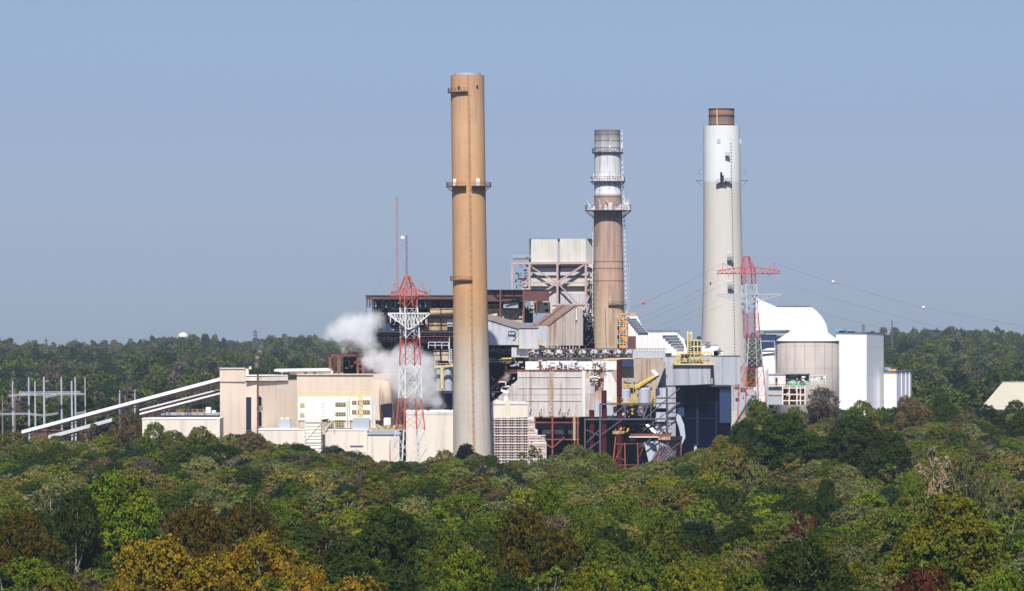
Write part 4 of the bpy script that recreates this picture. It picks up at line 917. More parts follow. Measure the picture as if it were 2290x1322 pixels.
# wires and marker balls
def wire(label, pts, sag=3.0, r=.022, grp='power lines of the pink pylon'):
    t = thing('power_line', label, 'wire', pts[0][0], pts[0][2], 0, grp); b = MB(); o = []
    for (a, r0, y0), (c, r1, y1) in zip(pts[:-1], pts[1:]):
        for i in range(13):
            f = i / 12; o.append((a + (c - a) * f, r0 + (r1 - r0) * f + sag * 4 * f * (1 - f), y0 + (y1 - y0) * f))
    b.pt(o, r, 3).build('cable', 'wire', t); return t
for i, (a, r0) in enumerate(((1606, 627), (1630, 630), (1606, 672), (1630, 676))):
    wire('%s conductor running left from the pink pylon in front of the white topped chimney' % ('outer upper', 'inner upper', 'outer lower', 'inner lower')[i], [(a, r0, YP), (1290, 770 + i * 12, 1760)], 6)
for i, (a, r0) in enumerate(((1720, 627), (1741, 627), (1720, 672), (1741, 672))):
    wire('%s conductor running right from the pink pylon across the sky' % ('inner upper', 'outer upper', 'inner lower', 'outer lower')[i], [(a, r0, YP), (2380, 790 + i * 9, 1450)], 10, .018)
wire('top shield wire carrying the white marker balls right of the pink pylon', [(1731, 588, YP), (1863, 631, 1568), (2065, 688, 1520), (2400, 748, 1450)], 1.5, .03)
wire('top shield wire carrying the red marker ball left of the pink pylon', [(1618, 588, YP), (1439, 678, 1680), (1240, 770, 1780)], 1.5, .03)
for px_, row, Yb, m_, lab in ((1863, 631, 1568, 'ball_white', 'white marker ball in the sky nearest the pink pylon'), (2065, 688, 1520, 'ball_white', 'white marker ball in the sky farther right above the tree line'), (1439, 678, 1680, 'ball_red', 'bright red marker ball in the sky beside the banded chimney')):
    q = thing('marker_ball', lab, 'marker ball', px_, Yb, WZ(row, Yb), 'aviation marker balls on the wires'); rb = 3.4 * Yb / F; zc = WZ(row, Yb)
    MB().lathe(WX(px_, Yb), Yb, [(rb * math.sin(a), zc + rb * math.cos(a)) for a in np.linspace(PI, 0, 9)], 14, cap=False).build('shell', m_, q, smoothf=True)
    MB().lathe(WX(px_, Yb), Yb, [(rb * 1.02, zc - .03), (rb * 1.04, zc), (rb * 1.02, zc + .03)], 14, cap=False).build('clamp_seam', 'galvanised', q)
# radio masts behind
def mast(label, px, top, px_t, w, Y, m, dish=None):
    t = thing('radio_mast', label, 'mast', px, Y)
    c0, c1 = WX(px, Y), WX(px_t, Y); zt = WZ(top, Y); h = w / 2 * Y / F
    P = lambda k, z: Vector((c0 + (c1 - c0) * z / zt + h * math.cos(k * 2.094 + .4), Y + h * math.sin(k * 2.094 + .4), z))
    l = MB(); b = MB(); n = int(zt / 1.6)
    for k in range(3):
        l.tube(P(k, 0), P(k, zt), .10, 4)
        for i in range(n): b.tube(P(k, zt * i / n), P(k + 1, zt * (i + 1) / n), .05, 3)
    l.build('leg', m, t); b.build('bracing', m, t)
    s = MB()
    if dish: s.pl([(px_t - 1, top), (px_t - 1, top - 22)], Y, .05); s.pl([(px_t - 7, top + 44), (px_t + 6, top + 43)], Y, .10)
    else: s.pl([(px_t - 3, top + 22), (px_t - 3, top - 8)], Y, .10, 5)
    s.build('whip_antenna', 'galvanised', t)
    if dish:
        c = Vector((WX(dish[0], Y), Y - .6, WZ(dish[1], Y))); prof_ = [(.02, 0), (.45, .08), (.72, .25), (.74, .32), (.5, .62), (.02, .75)]; vs = []; d_ = MB(); ax = Vector((-.35, -.9, .15)).normalized(); u = ax.orthogonal().normalized(); v = ax.cross(u)
        for r, e in prof_:
            for i in range(14): vs.append(c + ax * e + (u * math.cos(i * .4488) + v * math.sin(i * .4488)) * r)
        d_.add(vs, [(k * 14 + i, k * 14 + (i + 1) % 14, (k + 1) * 14 + (i + 1) % 14, (k + 1) * 14 + i) for k in range(5) for i in range(14)]); d_.build('dish', 'white_plain', t)
    g_ = MB()
    for sx in (-1, 1): g_.tube((c1, Y, zt * .8), (c0 + sx * 28, Y + 5, 20), .02, 3)
    g_.build('guy_wire', 'wire', t)
mast('taller thin reddish guyed radio mast rising behind the lattice tower', 892, 440, 887, 5, 1590, 'mast_red')
mast('shorter dark radio mast with a small white dish behind the lattice tower', 911, 526, 909, 4.5, 1600, 'mast_grey', (901, 533))

# ---------------- boiler frame (open steelwork) left of and behind the tan chimney
rg = random.Random(21)
def clutter(root, a, b_, u, v, Y, n, m, name, kind='mix', dmax=12, smin=2, smax=10):
    """pieces of plant filling one bay of a frame"""
    q = MB()
    for i in range(n):
        p = rg.uniform(a, b_); r0 = rg.uniform(u, v); y = Y + rg.uniform(.5, dmax); s = rg.uniform(smin, smax); e = rg.choice('bpvt') if kind == 'mix' else kind
        if e == 'b': q.pb(p, min(p + s * 1.4, b_ + 2), r0, min(r0 + s * .7, v + 2), y, rg.uniform(.6, 2))
        elif e == 'p': q.pl([(p, r0), (min(p + s * 3, b_ + 2), r0 + rg.uniform(-1, 1))], y, rg.uniform(.08, .3), 6)
        elif e == 'v': q.pl([(p, r0), (p + rg.uniform(-1, 1), min(r0 + s * 2, v + 2))], y, rg.uniform(.08, .28), 6)
        else: q.pl([(p, r0), (p + s, r0 - s)], y, .10, 4)
    return tag(q.build(name, m, root), kind='stuff')
def frame(root, cols, rows, Y, d, m='dark_shade_steel', t_=.22, bases=None):
    q = MB()
    for p in cols:
        for y in (Y, Y + d): q.pl([(p, rows[0]), (p, bases or rows[-1])], y, t_, 4)
    for r0 in rows:
        for y in (Y, Y + d): q.pl([(cols[0], r0), (cols[-1], r0)], y, t_, 4)
        for p in cols: q.pt([(p, r0, Y), (p, r0, Y + d)], t_ * .8, 4)
    return q.build('steel_frame', m, root)
def floors(root, a, b_, rows, Y, d, m='dark_shade_steel', rail_m='grey_steel', name='floor_deck'):
    q = MB(); z_ = MB()
    for r0 in rows: q.pb(a, b_, r0, r0 + 1.6, Y, d); z_.prail(a, b_, r0, Y - .05, 1.1, .05, 1.5)
    p = q.build(name, m, root); z_.build('handrail', rail_m, p); return p
YB = 1520
t = thing('boiler_house', 'dark open steel boiler house under a long brown top gallery, left of the tan chimney', 'boiler house', 930, YB)
MB().pb(818, 1022, 662, 669.5, YB, 14).build('top_gallery', 'brown_clad', t); MB().pb(817, 1022, 660.5, 662, YB - .2, 14.5).build('roof_edge', 'dark_shade_steel', t)
MB().pb(835, 1020, 669.6, 800, YB + 17, 3).build('back_wall', 'shade_navy', t)
MB().pb(854, 1020, 762, 1070, YB + 12, 8).build('back_wall', 'shade_navy', t)
frame(t, [833, 853, 876, 902, 930, 958, 986, 1014], [672, 689, 712, 741, 765, 786, 822, 875], YB + .6, 12, 'dark_shade_steel', .20, 1060)
MB().pl([(819, 669), (819, 700)], YB, .16).build('corner_post', 'grey_steel', t)
q = MB()
for p in range(822, 1012, 4): q.pl([(p + rg.uniform(-1, 1), 670), (p + rg.uniform(-2, 2), 684 + rg.uniform(0, 6))], YB + rg.uniform(.5, 5), .16)
q.build('hanger_rod', 'dark_shade_steel', t)
q = MB()
for p in (840, 857, 871, 884, 896, 908, 925, 939, 951, 963): q.pl([(p, 671), (p + .5, 686)], YB + rg.uniform(1.5, 6), .30, 6)
q.build('hanger_pipe', 'galvanised', t)
clutter(t, 845, 1010, 672, 760, YB + 2, 60, 'dark_shade_steel', 'cable_tray')
clutter(t, 848, 930, 674, 755, YB + .5, 60, 'galvanised', 'piping', 'mix', 5, 2, 6)
clutter(t, 850, 1008, 700, 800, YB + 1, 16, 'brown_steel', 'piping', 'p', 5, 3, 9)
clutter(t, 940, 1010, 720, 815, YB + 1, 20, 'tan_casing', 'insulated_piping', 'mix', 6, 2, 6)
q = MB()
for (a, r0, r1) in ((862, 705, 698), (880, 700, 694), (896, 697, 693)): q.pl([(a, r0), (a + 18, r1)], YB + 3, .9, 10)
q.pl([(858, 716), (862, 704), (874, 697), (900, 694)], YB + 2, .8, 10); q.build('curved_duct', 'dark_shade_steel', t)
q = MB().pl([(962, 699), (1016, 696)], YB + 2.0, 1.2, 14); q.build('duct', 'tan_duct', t)
MB().pl([(955, 708), (975, 707), (1018, 709)], YB + 1.4, .55, 8).build('duct', 'dark_shade_steel', t, 'dark tube for the shadow line under the tan duct')  # shadow line below the tan duct, built as a dark tube
q = MB().pb(952, 1014, 713, 731, YB + 2.5, 6); q.pb(958, 1000, 731, 739, YB + 2.2, 6); q.build('casing', 'tan_duct', t)
MB().pb(1000, 1013, 714, 730, YB + 2.3, .4).build('casing_panel', 'off_white', t)
MB().pb(855, 873, 724, 743, YB + .3, 3).build('panel', 'navy_panel', t)
floors(t, 850, 1016, [741.5], YB - .3, 12, 'grey_steel'); floors(t, 846, 898, [748, 763], YB, 10, 'dark_shade_steel'); floors(t, 940, 1016, [752], YB - .2, 12, 'brown_steel'); floors(t, 935, 1005, [766], YB - .6, 10, 'dark_shade_steel')
q = MB(); q.prail(958, 1003, 779, YB - 1.0, 1.9, .14, 1.9); q.pl([(1005, 755), (1005, 812)], YB - 1, .18); q.pl([(1009, 780), (1009, 825)], YB - 1, .12)
for i in range(9): q.pl([(1005, 782 + i * 5), (1012, 782 + i * 5)], YB - 1, .1)
q.build('stair_frame', 'pale_steel', t)
q = MB()
for a, b_2, u, v in ((970, 983, 783, 794), (985, 1003, 783, 793), (972, 984, 796, 806), (988, 1003, 795, 807)): q.pb(a, b_2, u, v, YB + .5, 4)
q.build('insulated_vessel', 'tan_casing', t)
clutter(t, 925, 985, 775, 822, YB - .4, 40, 'dark_shade_steel', 'valve_gear', 'mix', 4, 2, 5)
clutter(t, 970, 1010, 803, 822, YB - 1, 16, 'tan_casing', 'valve_gear', 'mix', 3, 1, 4)
q = MB(); q.pl([(972, 822), (1016, 818)], YB - 2, .45, 6); q.pl([(988, 822), (989, 870)], YB - 2, .6, 6); q.pl([(984, 872), (994, 872)], YB - 2, .3); q.prail(972, 1012, 822, YB - 2.4, 1.2, .08); q.build('yellow_column', 'pale_yellow', t)
MB().lathe(WX(1001, YB), YB + 2.4, [(1.6, WZ(880, YB)), (1.6, WZ(823, YB))], 20).build('vertical_tank', 'galvanised', t)
MB().pb(976, 985, 826, 876, YB + .5, 3).build('column_cladding', 'blue_grey_plain', t)
q = MB().pb(992, 1015, 877, 906, YB - 2, 6); q.ext([(982, 906), (992, 880), (994, 906)], YB - 2, (0, 5, 0)); q.build('hood', 'navy_panel', t)
MB().pl([(962, 664), (962, 646)], YB, .2).pl([(954, 664), (954, 649)], YB + 2, .2).build('vent_pipe', 'mast_grey', t)
q = MB().pb(876, 895, 852, 880, YB - 6, 5); q.build('brown_panel', 'brown_clad', t)
MB().pb(872, 1010, 880, 1065, YB - 4, 3).build('lower_wall', 'shade_navy', t)
clutter(t, 880, 1010, 880, 920, YB - 7, 30, 'grey_steel', 'lower_piping', 'mix', 3, 2, 6)
# right half of the boiler house, other side of the chimney
t = thing('boiler_house', 'boiler house end with dark brown clad gallery on posts, right of the tan chimney', 'boiler house', 1160, YB + 8)
Y = YB + 8
MB().pb(1080, 1173, 650, 674, Y + 1, 12).build('gallery_cladding', 'brown_clad', t); MB().pb(1172, 1228, 649.5, 673, Y, 13).build('gallery_end', 'brown_clad', t, 'plain ribbed end of the gallery')
MB().pb(1080, 1229, 648, 649.5, Y - .2, 14).build('roof_edge', 'dark_shade_steel', t)
q = MB()
for a, b_2 in (((1098, 650), (1115, 668)), ((1128, 652), (1118, 674)), ((1152, 652), (1144, 674)), ((1115, 664), (1170, 664)), ((1130, 676), (1170, 667))): q.pl([a, b_2], Y + .7, .2)
q.build('brace', 'dark_shade_steel', t)
q = MB().pl([(1119, 649), (1119, 712)], Y - .3, .32).pl([(1171, 649), (1171, 722)], Y - .5, .42).pl([(1200, 673), (1200, 705)], Y, .25).pl([(1228, 673), (1228, 684)], Y, .2); q.build('column', 'brown_steel', t)
MB().pb(1085, 1170, 674.2, 690, Y + 6, 8).build('back_wall', 'shade_navy', t)
q = MB()
for i in range(11): q.pl([(1128 + i * 3, 676), (1127 + i * 3, 689)], Y + 2, .24, 6)
q.build('tube_bank', 'galvanised', t)
clutter(t, 1090, 1225, 675, 700, Y + 2, 40, 'dark_shade_steel', 'steelwork'); clutter(t, 1175, 1215, 676, 700, Y + 1, 14, 'pale_steel', 'steelwork', 't', 4)
MB().pb(1170, 1192, 690, 722, Y + 3, 8).build('dark_bay', 'shade_navy', t); MB().pb(1090, 1168, 690, 730, Y + 5, 8).build('wall', 'tan_casing', t); MB().pb(1195, 1235, 676, 700, Y + 8, 4).build('wall', 'buff_wall', t)
MB().pb(1124, 1160, 691, 693, Y + 4.6, .5).build('beam', 'brown_steel', t)
MB().prail(1092, 1120, 690, Y + 3, 1.2, .1, 1.5).pl([(1095, 706), (1112, 703)], Y + 3, .5).build('yellow_rail', 'pale_yellow', t)
MB().pl([(1137, 712), (1162, 690)], Y + 1, .25).pl([(1149, 716), (1170, 698)], Y + 1, .25).build('brace', 'dark_shade_steel', t)
# grey gabled house in front of it
t = thing('transfer_house', 'pale grey transfer house with a sloping brown-grey roof right of the tan chimney', 'building', 1150, 1508)
MB().ext([(1088, 772), (1160, 772), (1160, 736), (1088, 714)], 1508, (0, 12, 0)).build('wall', 'blue_grey_plain', t)
mat('roof_taupe', (0.26, 0.22, 0.22), 0.12)
MB().ext([(1088, 713.5), (1160, 735.5), (1163, 731.5), (1206, 733), (1136, 716), (1096, 705), (1088, 705)], 1507.5, (0, 14, .3)).build('roof', 'roof_taupe', t)
MB().pb(1160.5, 1204, 735, 780, 1506, 12).build('wall', 'grey_metal', t, 'plain grey end wall of the transfer house'); MB().pb(1160, 1204.5, 733.8, 735, 1505.8, 12.4).build('eaves', 'dark_shade_steel', t)
MB().pl([(1137, 742), (1152, 742), (1152, 750), (1147, 754)], 1507, .25).pl([(1137, 742), (1137, 752)], 1507, .12).build('hoist', 'dark_shade_steel', t)
MB().prail(1090, 1152, 768, 1506.5, 1.2, .07).pl([(1157, 756), (1157, 772)], 1505.6, .35, 6).build('railing', 'pale_yellow', t)
t = thing('open_floors', 'open dark floors with yellow edged decks stacked right of the tan chimney', 'steel platform', 1125, 1512)
Y = 1510
MB().pb(1085, 1180, 768, 1000, Y + 9, 4).build('back_wall', 'shade_navy', t); floors(t, 1088, 1152, [768.5, 789, 812], Y, 9, 'dark_shade_steel', 'pale_yellow')
clutter(t, 1092, 1148, 770, 788, Y + 1, 16, 'navy_panel', 'machinery', 'b', 7); clutter(t, 1092, 1148, 790, 811, Y + 1, 14, 'galvanised', 'machinery', 'mix', 7, 2, 6); clutter(t, 1095, 1148, 815, 850, Y + 1, 12, 'dark_shade_steel', 'machinery')
MB().pl([(1122, 802), (1150, 801)], Y - .4, .3).pl([(1150, 801), (1150, 808)], Y - .4, .2).build('crane_beam', 'yellow_paint', t)
MB().pb(1144, 1182, 777, 799, Y - 2, 5).build('plain_box', 'grey_metal', t)
k = MB(); k.pl([(1098, 872), (1140, 834), (1166, 832)], Y - 6, .35); k.pl([(1098, 868), (1138, 829), (1166, 828)], Y - 6, .15)
for i in range(7): k.pl([(1100 + i * 6, 872 - i * 5.6), (1100 + i * 6, 866 - i * 5.6)], Y - 6, .1)
k.build('stair_flight', 'brown_steel', t)
clutter(t, 1130, 1180, 800, 828, Y - 3, 18, 'brown_steel', 'pipe_bundle', 'mix', 4, 2, 5); clutter(t, 1140, 1180, 803, 826, Y - 4, 12, 'galvanised', 'pipe_bundle', 'mix', 3, 2, 5)
clutter(t, 1098, 1150, 845, 893, Y - 8, 22, 'off_white', 'low_piping', 'mix', 4, 2, 6)

# ---------------- tall boiler penthouse in a mauve frame
YH = 1625
t = thing('boiler_penthouse', 'tall pale corrugated penthouse with pink X-braced steel frame, left of the banded chimney', 'boiler house', 1255, YH)
MB().ppr([(1183, YH + 6), (1188, YH), (1247, YH), (1247, YH + 14), (1183, YH + 14)], 535, 586, YH).build('upper_box', 'penthouse', t)
MB().ppr([(1252, YH), (1310, YH), (1326, YH + 3), (1326, YH + 14), (1252, YH + 14)], 534, 586, YH).build('upper_box', 'penthouse', t)
MB().pb(1246.8, 1252.2, 535.5, 592, YH + 1.2, 12).build('joint', 'penthouse_dark', t)
MB().pb(1184, 1327, 534, 534.8, YH + .5, 13).build('roof_flashing', 'grey_steel', t)
MB().pb(1187, 1326, 586.2, 700, YH + 1.6, 13).build('wall', 'buff_wall', t); MB().pb(1187, 1320, 598, 616, YH + 1.3, .25).build('wall_band', 'grey_metal', t); MB().pb(1187, 1312, 656, 683, YH + 1.3, .25).build('wall_band', 'grey_metal', t)
q = MB()
for r0 in (597, 616, 640): q.pb(1187, 1320, r0, r0 + 1.6, YH + 1.0, .5)
q.pb(1248, 1253, 592, 690, YH + .8, .7); q.build('stiffener', 'dark_shade_steel', t)
q = MB(); Y = YH - .5
for a, b_2, th in (((1143, 589), (1327, 588), .55), ((1165, 632.5), (1310, 632.5), .3), ((1145, 589), (1145, 648), .42), ((1184, 589), (1184, 650), .5), ((1246.5, 588), (1246.5, 684), .5), ((1310, 588), (1310, 690), .5), ((1245, 681), (1330, 681), .4),
                   ((1246, 632), (1190, 598), .3), ((1246, 632), (1306, 592), .42), ((1246, 632), (1195, 668), .42), ((1246, 632), (1292, 680), .3), ((1165, 634), (1186, 622), .25), ((1313, 700), (1310, 650), .4), ((1312, 690), (1330, 676), .3)): q.pl([a, b_2], Y, th)
q.build('steel_frame', 'mauve_steel', t)
floors(t, 1148, 1187, [578], YH + 1, 6, 'grey_steel', 'pale_yellow'); clutter(t, 1152, 1186, 590, 645, YH + .6, 34, 'grey_steel', 'side_platform', 'mix', 5, 2, 6); clutter(t, 1166, 1186, 605, 648, YH + 1, 12, 'pale_yellow', 'side_platform', 'b', 5, 2, 5)
clutter(t, 1190, 1325, 578, 586, YH - .5, 26, 'pale_steel', 'roof_pipe', 'mix', 1.5, 1, 3)
k = MB().pb(1171, 1184, 571, 574, YH + 2, 2); k.build('equipment', 'blue_paint', t); MB().pb(1176, 1181, 574.2, 579, YH + 2, 2).build('cabinet', 'red_steel', t)
MB().pb(1312, 1330, 590, 779, YH + 3, 8).build('shaded_recess', 'shade_navy', t); clutter(t, 1308, 1329, 592, 775, YH - 1, 46, 'grey_steel', 'side_stair', 'mix', 3, 2, 6); clutter(t, 1308, 1326, 590, 740, YH - 1, 14, 'pale_yellow', 'side_stair', 'b', 3, 1, 4); clutter(t, 1300, 1326, 680, 770, YH - 2, 24, 'pale_steel', 'side_stair', 'mix', 3, 2, 5)
# ---------------- corrugated shed with slanting brown roof
YC = 1560
t = thing('corrugated_hopper_house', 'big corrugated house with rust streaked wall and slanting brown roof', 'building', 1245, YC)
MB().ext([(1200, 773), (1304, 773), (1303, 690), (1286, 684), (1227, 728), (1200, 729)], YC, (0, 9, 0)).build('wall', 'corrugated_rust', t)
ex = WX(1192, YC + 9) - WX(1227, YC)
MB().ext([(1226, 728.2), (1287, 683.2), (1286, 682.2), (1225, 727)], YC - .4, (ex, 9, 0)).build('roof', 'rusty_roof', t)
a_ = Vector((WX(1208, YC + 4.5), YC + 4.2, WZ(728, YC))); MB().tube(a_ + Vector((-.4, 0, .4)), (WX(1262, YC + 4.5), YC + 4.2, WZ(681.5, YC)), .13, 4).build('roof_seam', 'dark_shade_steel', t)
MB().pb(1199, 1222, 729.5, 773, YC - .3, .3).build('wall_panel', 'blue_grey_plain', t)
MB().pb(1200, 1304, 773.2, 781, YC + 1.5, 8).build('undercroft', 'shade_navy', t); k = MB()
for i in range(14): k.pl([(1204 + i * 7, 781), (1204 + i * 7 + rg.uniform(-1, 1), 776 - rg.uniform(0, 2))], YC - .2, .18)
k.build('support_stub', 'off_white', t)
MB().pl([(1208, 757), (1209, 772)], YC - .8, .5, 6).pl([(1205, 768), (1228, 778)], YC - .8, .25).prail(1206, 1250, 781, YC - 1, 1.1, .06).build('yellow_bracket', 'pale_yellow', t)
MB().pl([(1289, 690), (1289, 716)], YC - .2, .35).build('downpipe', 'off_white', t)
MB().ext([(1303, 700), (1327, 735), (1330, 779), (1303, 779)], YC + 12, (0, 6, 0)).build('dark_flank', 'shade_navy', t); clutter(t, 1304, 1326, 705, 778, YC + 6, 30, 'grey_steel', 'flank_piping')
# ---------------- fan deck truss
YF = 1532
t = thing('fan_deck', 'long truss deck with a row of round pale fans running right from the transfer house', 'walkway', 1300, YF)
q = MB()
for r0 in (781, 802.5):
    for y in (YF, YF + 5): q.pl([(1183, r0), (1416, r0 - 1)], y, .22)
for i in range(24): a = 1184 + i * 9.7; q.pl([(a, 802), (a + 9.7, 782) if i % 2 else (a, 782)], YF, .12); q.pl([(a, 782), (a + 9.7, 802)], YF, .10)
q.build('truss', 'grey_steel', t); MB().pb(1183, 1416, 800, 803, YF + .4, 5).build('deck', 'rusty_roof', t)
MB().pb(1183, 1416, 783, 800, YF + 5.4, .5).build('back_screen', 'dark_shade_steel', t)
for i in range(9):
    a = 1197 + i * 26.2; f = MB(); c = Vector((WX(a, YF), YF + 1.6, WZ(790, YF)))
    f.tube(c, c + Vector((.3, 2.2, 0)), 1.15, 14); f.tube(c + Vector((0, -.1, 0)), c + Vector((0, -.25, 0)), .35, 8); f.build('fan', 'fan_white', t)
clutter(t, 1186, 1412, 784, 801, YF + .6, 70, 'dark_shade_steel', 'pipework', 'mix', 4, 2, 6); clutter(t, 1186, 1412, 784, 801, YF + .4, 46, 'fan_white', 'pipework', 'mix', 3, 1, 5); clutter(t, 1186, 1412, 784, 801, YF + .4, 22, 'brown_steel', 'pipework', 'mix', 3, 1, 5)
MB().pl([(1350, 803.5), (1420, 801)], YF - .3, .25).pl([(1180, 790), (1195, 781)], YF - .3, .2).build('yellow_edge', 'pale_yellow', t)
# ---------------- precipitator
YQ = 1500
t = thing('precipitator', 'huge grey rust streaked precipitator box above dark hoppers in a red steel frame', 'precipitator', 1240, YQ)
MB().ext([(1168, 932), (1301, 932), (1301, 829), (1158, 829), (1158, 850), (1125, 880), (1108, 893), (1108, 932)], YQ, (0, 24, 0)).build('casing', 'precip_grey', t)
MB().pb(1301.3, 1309, 829, 932, YQ + .5, 22).build('casing_corner', 'off_white', t)
q = MB(); q.pb(1157, 1302, 827, 829, YQ - .3, 24)
q.build('top_channel', 'red_steel', t)
q = MB()
for a in (1158, 1175, 1181, 1233, 1301): q.pb(a - .7, a + .7, 830, 931, YQ - .25, .24)
for r0 in (843, 868, 896): q.pb(1158, 1301, r0, r0 + .8, YQ - .2, .19)
q.build('stiffener', 'precip_grey', t); MB().pb(1229, 1237, 830, 931, YQ - .5, .2).build('expansion_joint', 'rusty_wall', t, 'rusty vertical joint')
MB().pb(1309.3, 1330, 846, 932, YQ + 1, 20).build('outlet_duct', 'precip_grey', t)
MB().pb(1330.3, 1350, 840, 900, YQ + 2.5, 18).build('outlet_duct_recess', 'rusty_wall', t); MB().pb(1330.3, 1366, 896, 932, YQ + 1.5, 18).build('outlet_duct', 'blue_grey_plain', t)
MB().ext([(1350, 830), (1372, 828), (1382, 866), (1382, 900), (1350, 900)], YQ + 2, (0, 16, 0)).build('outlet_transition', 'off_white', t)
MB().ext([(1366, 830), (1384, 868), (1388, 868), (1388, 830)], YQ + 1.8, (0, 14, 0)).build('sloping_flank', 'rusty_wall', t)
MB().pb(1307, 1350, 822, 845.5, YQ + 1.5, 16).build('upper_casing', 'rusty_wall', t)
q = MB()
for a, b_2 in ((1175, 1222), (1223, 1290), (1291, 1325), (1326, 1342), (1343, 1390)): q.pb(a, b_2, 807 + rg.uniform(0, 2), 826.8, YQ + rg.uniform(.2, 1.5), 8)
q.build('rapper_enclosure', 'white_metal', t); clutter(t, 1178, 1345, 806, 826, YQ - 1, 34, 'galvanised', 'rapper', 'mix', 1.4, 2, 5); clutter(t, 1200, 1350, 808, 826, YQ - 1.2, 26, 'red_steel', 'rapper', 'b', 1.4, 1, 4)
clutter(t, 1320, 1352, 808, 852, YQ - 1, 26, 'red_steel', 'access_stair', 't', 1.6, 2, 6); clutter(t, 1318, 1350, 828, 850, YQ - 1, 14, 'off_white', 'access_stair', 'mix', 1.4, 2, 5)
for a in (1185, 1208, 1230, 1250, 1270): MB().pl([(a, 921), (a, 915), (a + 3, 909)], YQ - .8, .17, 6).build('lamp_bracket', 'off_white', t)
for a in (1209, 1261): MB().pl([(a, 931), (a, 922)], YQ - .8, .5, 8).build('vibrator', 'tan_casing', t)
q = MB()                                            # red support frame
for r0 in (933.5, 945, 983): q.pb(1192, 1296, r0 - 1.2, r0 + 1.2, YQ - .4, .5)
for a in (1196, 1235.5, 1285, 1292): q.pb(a - 1.8, a + 1.8, 933, 1085, YQ - .6, .5)
q.pl([(1235, 1002), (1262, 978)], YQ - .6, .25); q.pl([(1235, 1002), (1210, 985)], YQ - .6, .25); q.build('support_frame', 'red_steel', t)
MB().pb(1281.5, 1287, 930, 985, YQ - .9, .3).build('yellow_ladder', 'tan_duct', t)
MB().pb(1170, 1370, 934, 1085, YQ + 16, 4).build('shaded_back', 'shade_navy', t); MB().pb(1300, 1330, 932.2, 1085, YQ + 8, 8).build('shaded_bay', 'shade_navy', t)
for i, a in enumerate((1192, 1222, 1252, 1282)):
    x0, x1 = WX(a - 15, YQ), WX(a + 15, YQ); xm = (x0 + x1) / 2; zt, zb = WZ(948, YQ), WZ(984, YQ)
    MB().add([(x0, YQ + 2, zt), (x1, YQ + 2, zt), (x1, YQ + 7, zt), (x0, YQ + 7, zt), (xm - 1.0, YQ + 4, zb), (xm + 1.0, YQ + 4, zb), (xm + 1.0, YQ + 5, zb), (xm - 1.0, YQ + 5, zb)],
             [(0, 1, 2, 3), (7, 6, 5, 4), (4, 5, 1, 0), (5, 6, 2, 1), (6, 7, 3, 2), (7, 4, 0, 3)]).build('hopper', 'grey_steel', t)
# pale pipe rack in front
YR = 1466
t = thing('pipe_rack', 'pale pinkish rack of densely gridded ducts stepping down to the right beside the tan chimney', 'pipe rack', 1155, YR)
MB().ext([(1103, 1082), (1103, 935), (1194, 933), (1196, 960), (1202, 962), (1202, 974), (1218, 982), (1222, 990), (1222, 1082)], YR, (0, 8, 0)).build('back_panel', 'pink_grid', t)
MB().pb(1099, 1103, 938, 1075, YR + .5, 6).build('edge_panel', 'blue_grey_plain', t)
q = MB()
for i in range(30):
    a = 1105 + i * 3.9; top = 934 if a < 1194 else (963 if a < 1202 else 984 if a > 1216 else 976); q.pl([(a, top), (a, 1070)], YR - .5, .10 if i % 4 else .22)
q.build('vertical_duct', 'pink_grid', t); q = MB()
for i in range(22):
    r0 = 938 + i * 6; b_2 = 1194 if r0 < 960 else 1202 if r0 < 974 else 1220; q.pl([(1104, r0), (b_2, r0)], YR - .75, .10 if i % 3 else .22)
q.build('horizontal_rail', 'pink_grid', t); q = MB()
for i in range(26):
    for j in range(20):
        if rg.random() < .55:
            a = 1106 + i * 4.2; r0 = 940 + j * 6.4; lim_ = 1190 if r0 < 960 else 1198 if r0 < 976 else 1216
            if a < lim_ and not (1122 < a < 1136): q.pb(a, a + 1.8, r0, r0 + 2.2, YR - .12, .1)
for a in range(1106, 1190, 9): q.pb(a, a + 5, 988, 991, YR - .12, .1)
q.build('dark_gap', 'dark_shade_steel', t); MB().prail(1114, 1170, 934, YR + 1, 1.4, .06).build('handrail', 'off_white', t)
# brown frame at the hall roof, left
t = thing('roof_steel_frame', 'brown steel frame on the beige hall roof at the left of the steam plume', 'steel frame', 775, 1500)
q = MB()
for a, th in ((738, .5), (758, .8), (800, .5), (812, .5)): q.pl([(a, 794), (a, 838)], 1500, th)
q.pl([(736, 795), (812, 795)], 1500, .5); q.pl([(736, 799), (758, 799)], 1506, .3); q.pl([(748, 795), (748, 838)], 1506, .3); q.pl([(792, 812), (808, 800)], 1499.6, .35); q.pl([(800, 818), (814, 806)], 1499.6, .25); q.build('post', 'brown_steel', t)
MB().pb(768, 880, 798, 838, 1508, 4).build('shaded_wall', 'shade_navy', t); clutter(t, 770, 850, 780, 836, 1500, 70, 'dark_shade_steel', 'machinery', 'mix', 8, 2, 8); clutter(t, 765, 830, 800, 836, 1499, 16, 'brown_steel', 'machinery', 'mix', 5, 2, 6)
MB().pl([(768, 790), (768, 778)], 1501, .6, 8).pl([(775, 790), (775, 784)], 1501, .4, 8).build('vent', 'tan_casing', t)
MB().ext([(812, 838), (850, 812), (880, 790), (880, 838)], 1507, (0, 2, 0)).build('dark_flank', 'shade_navy', t)

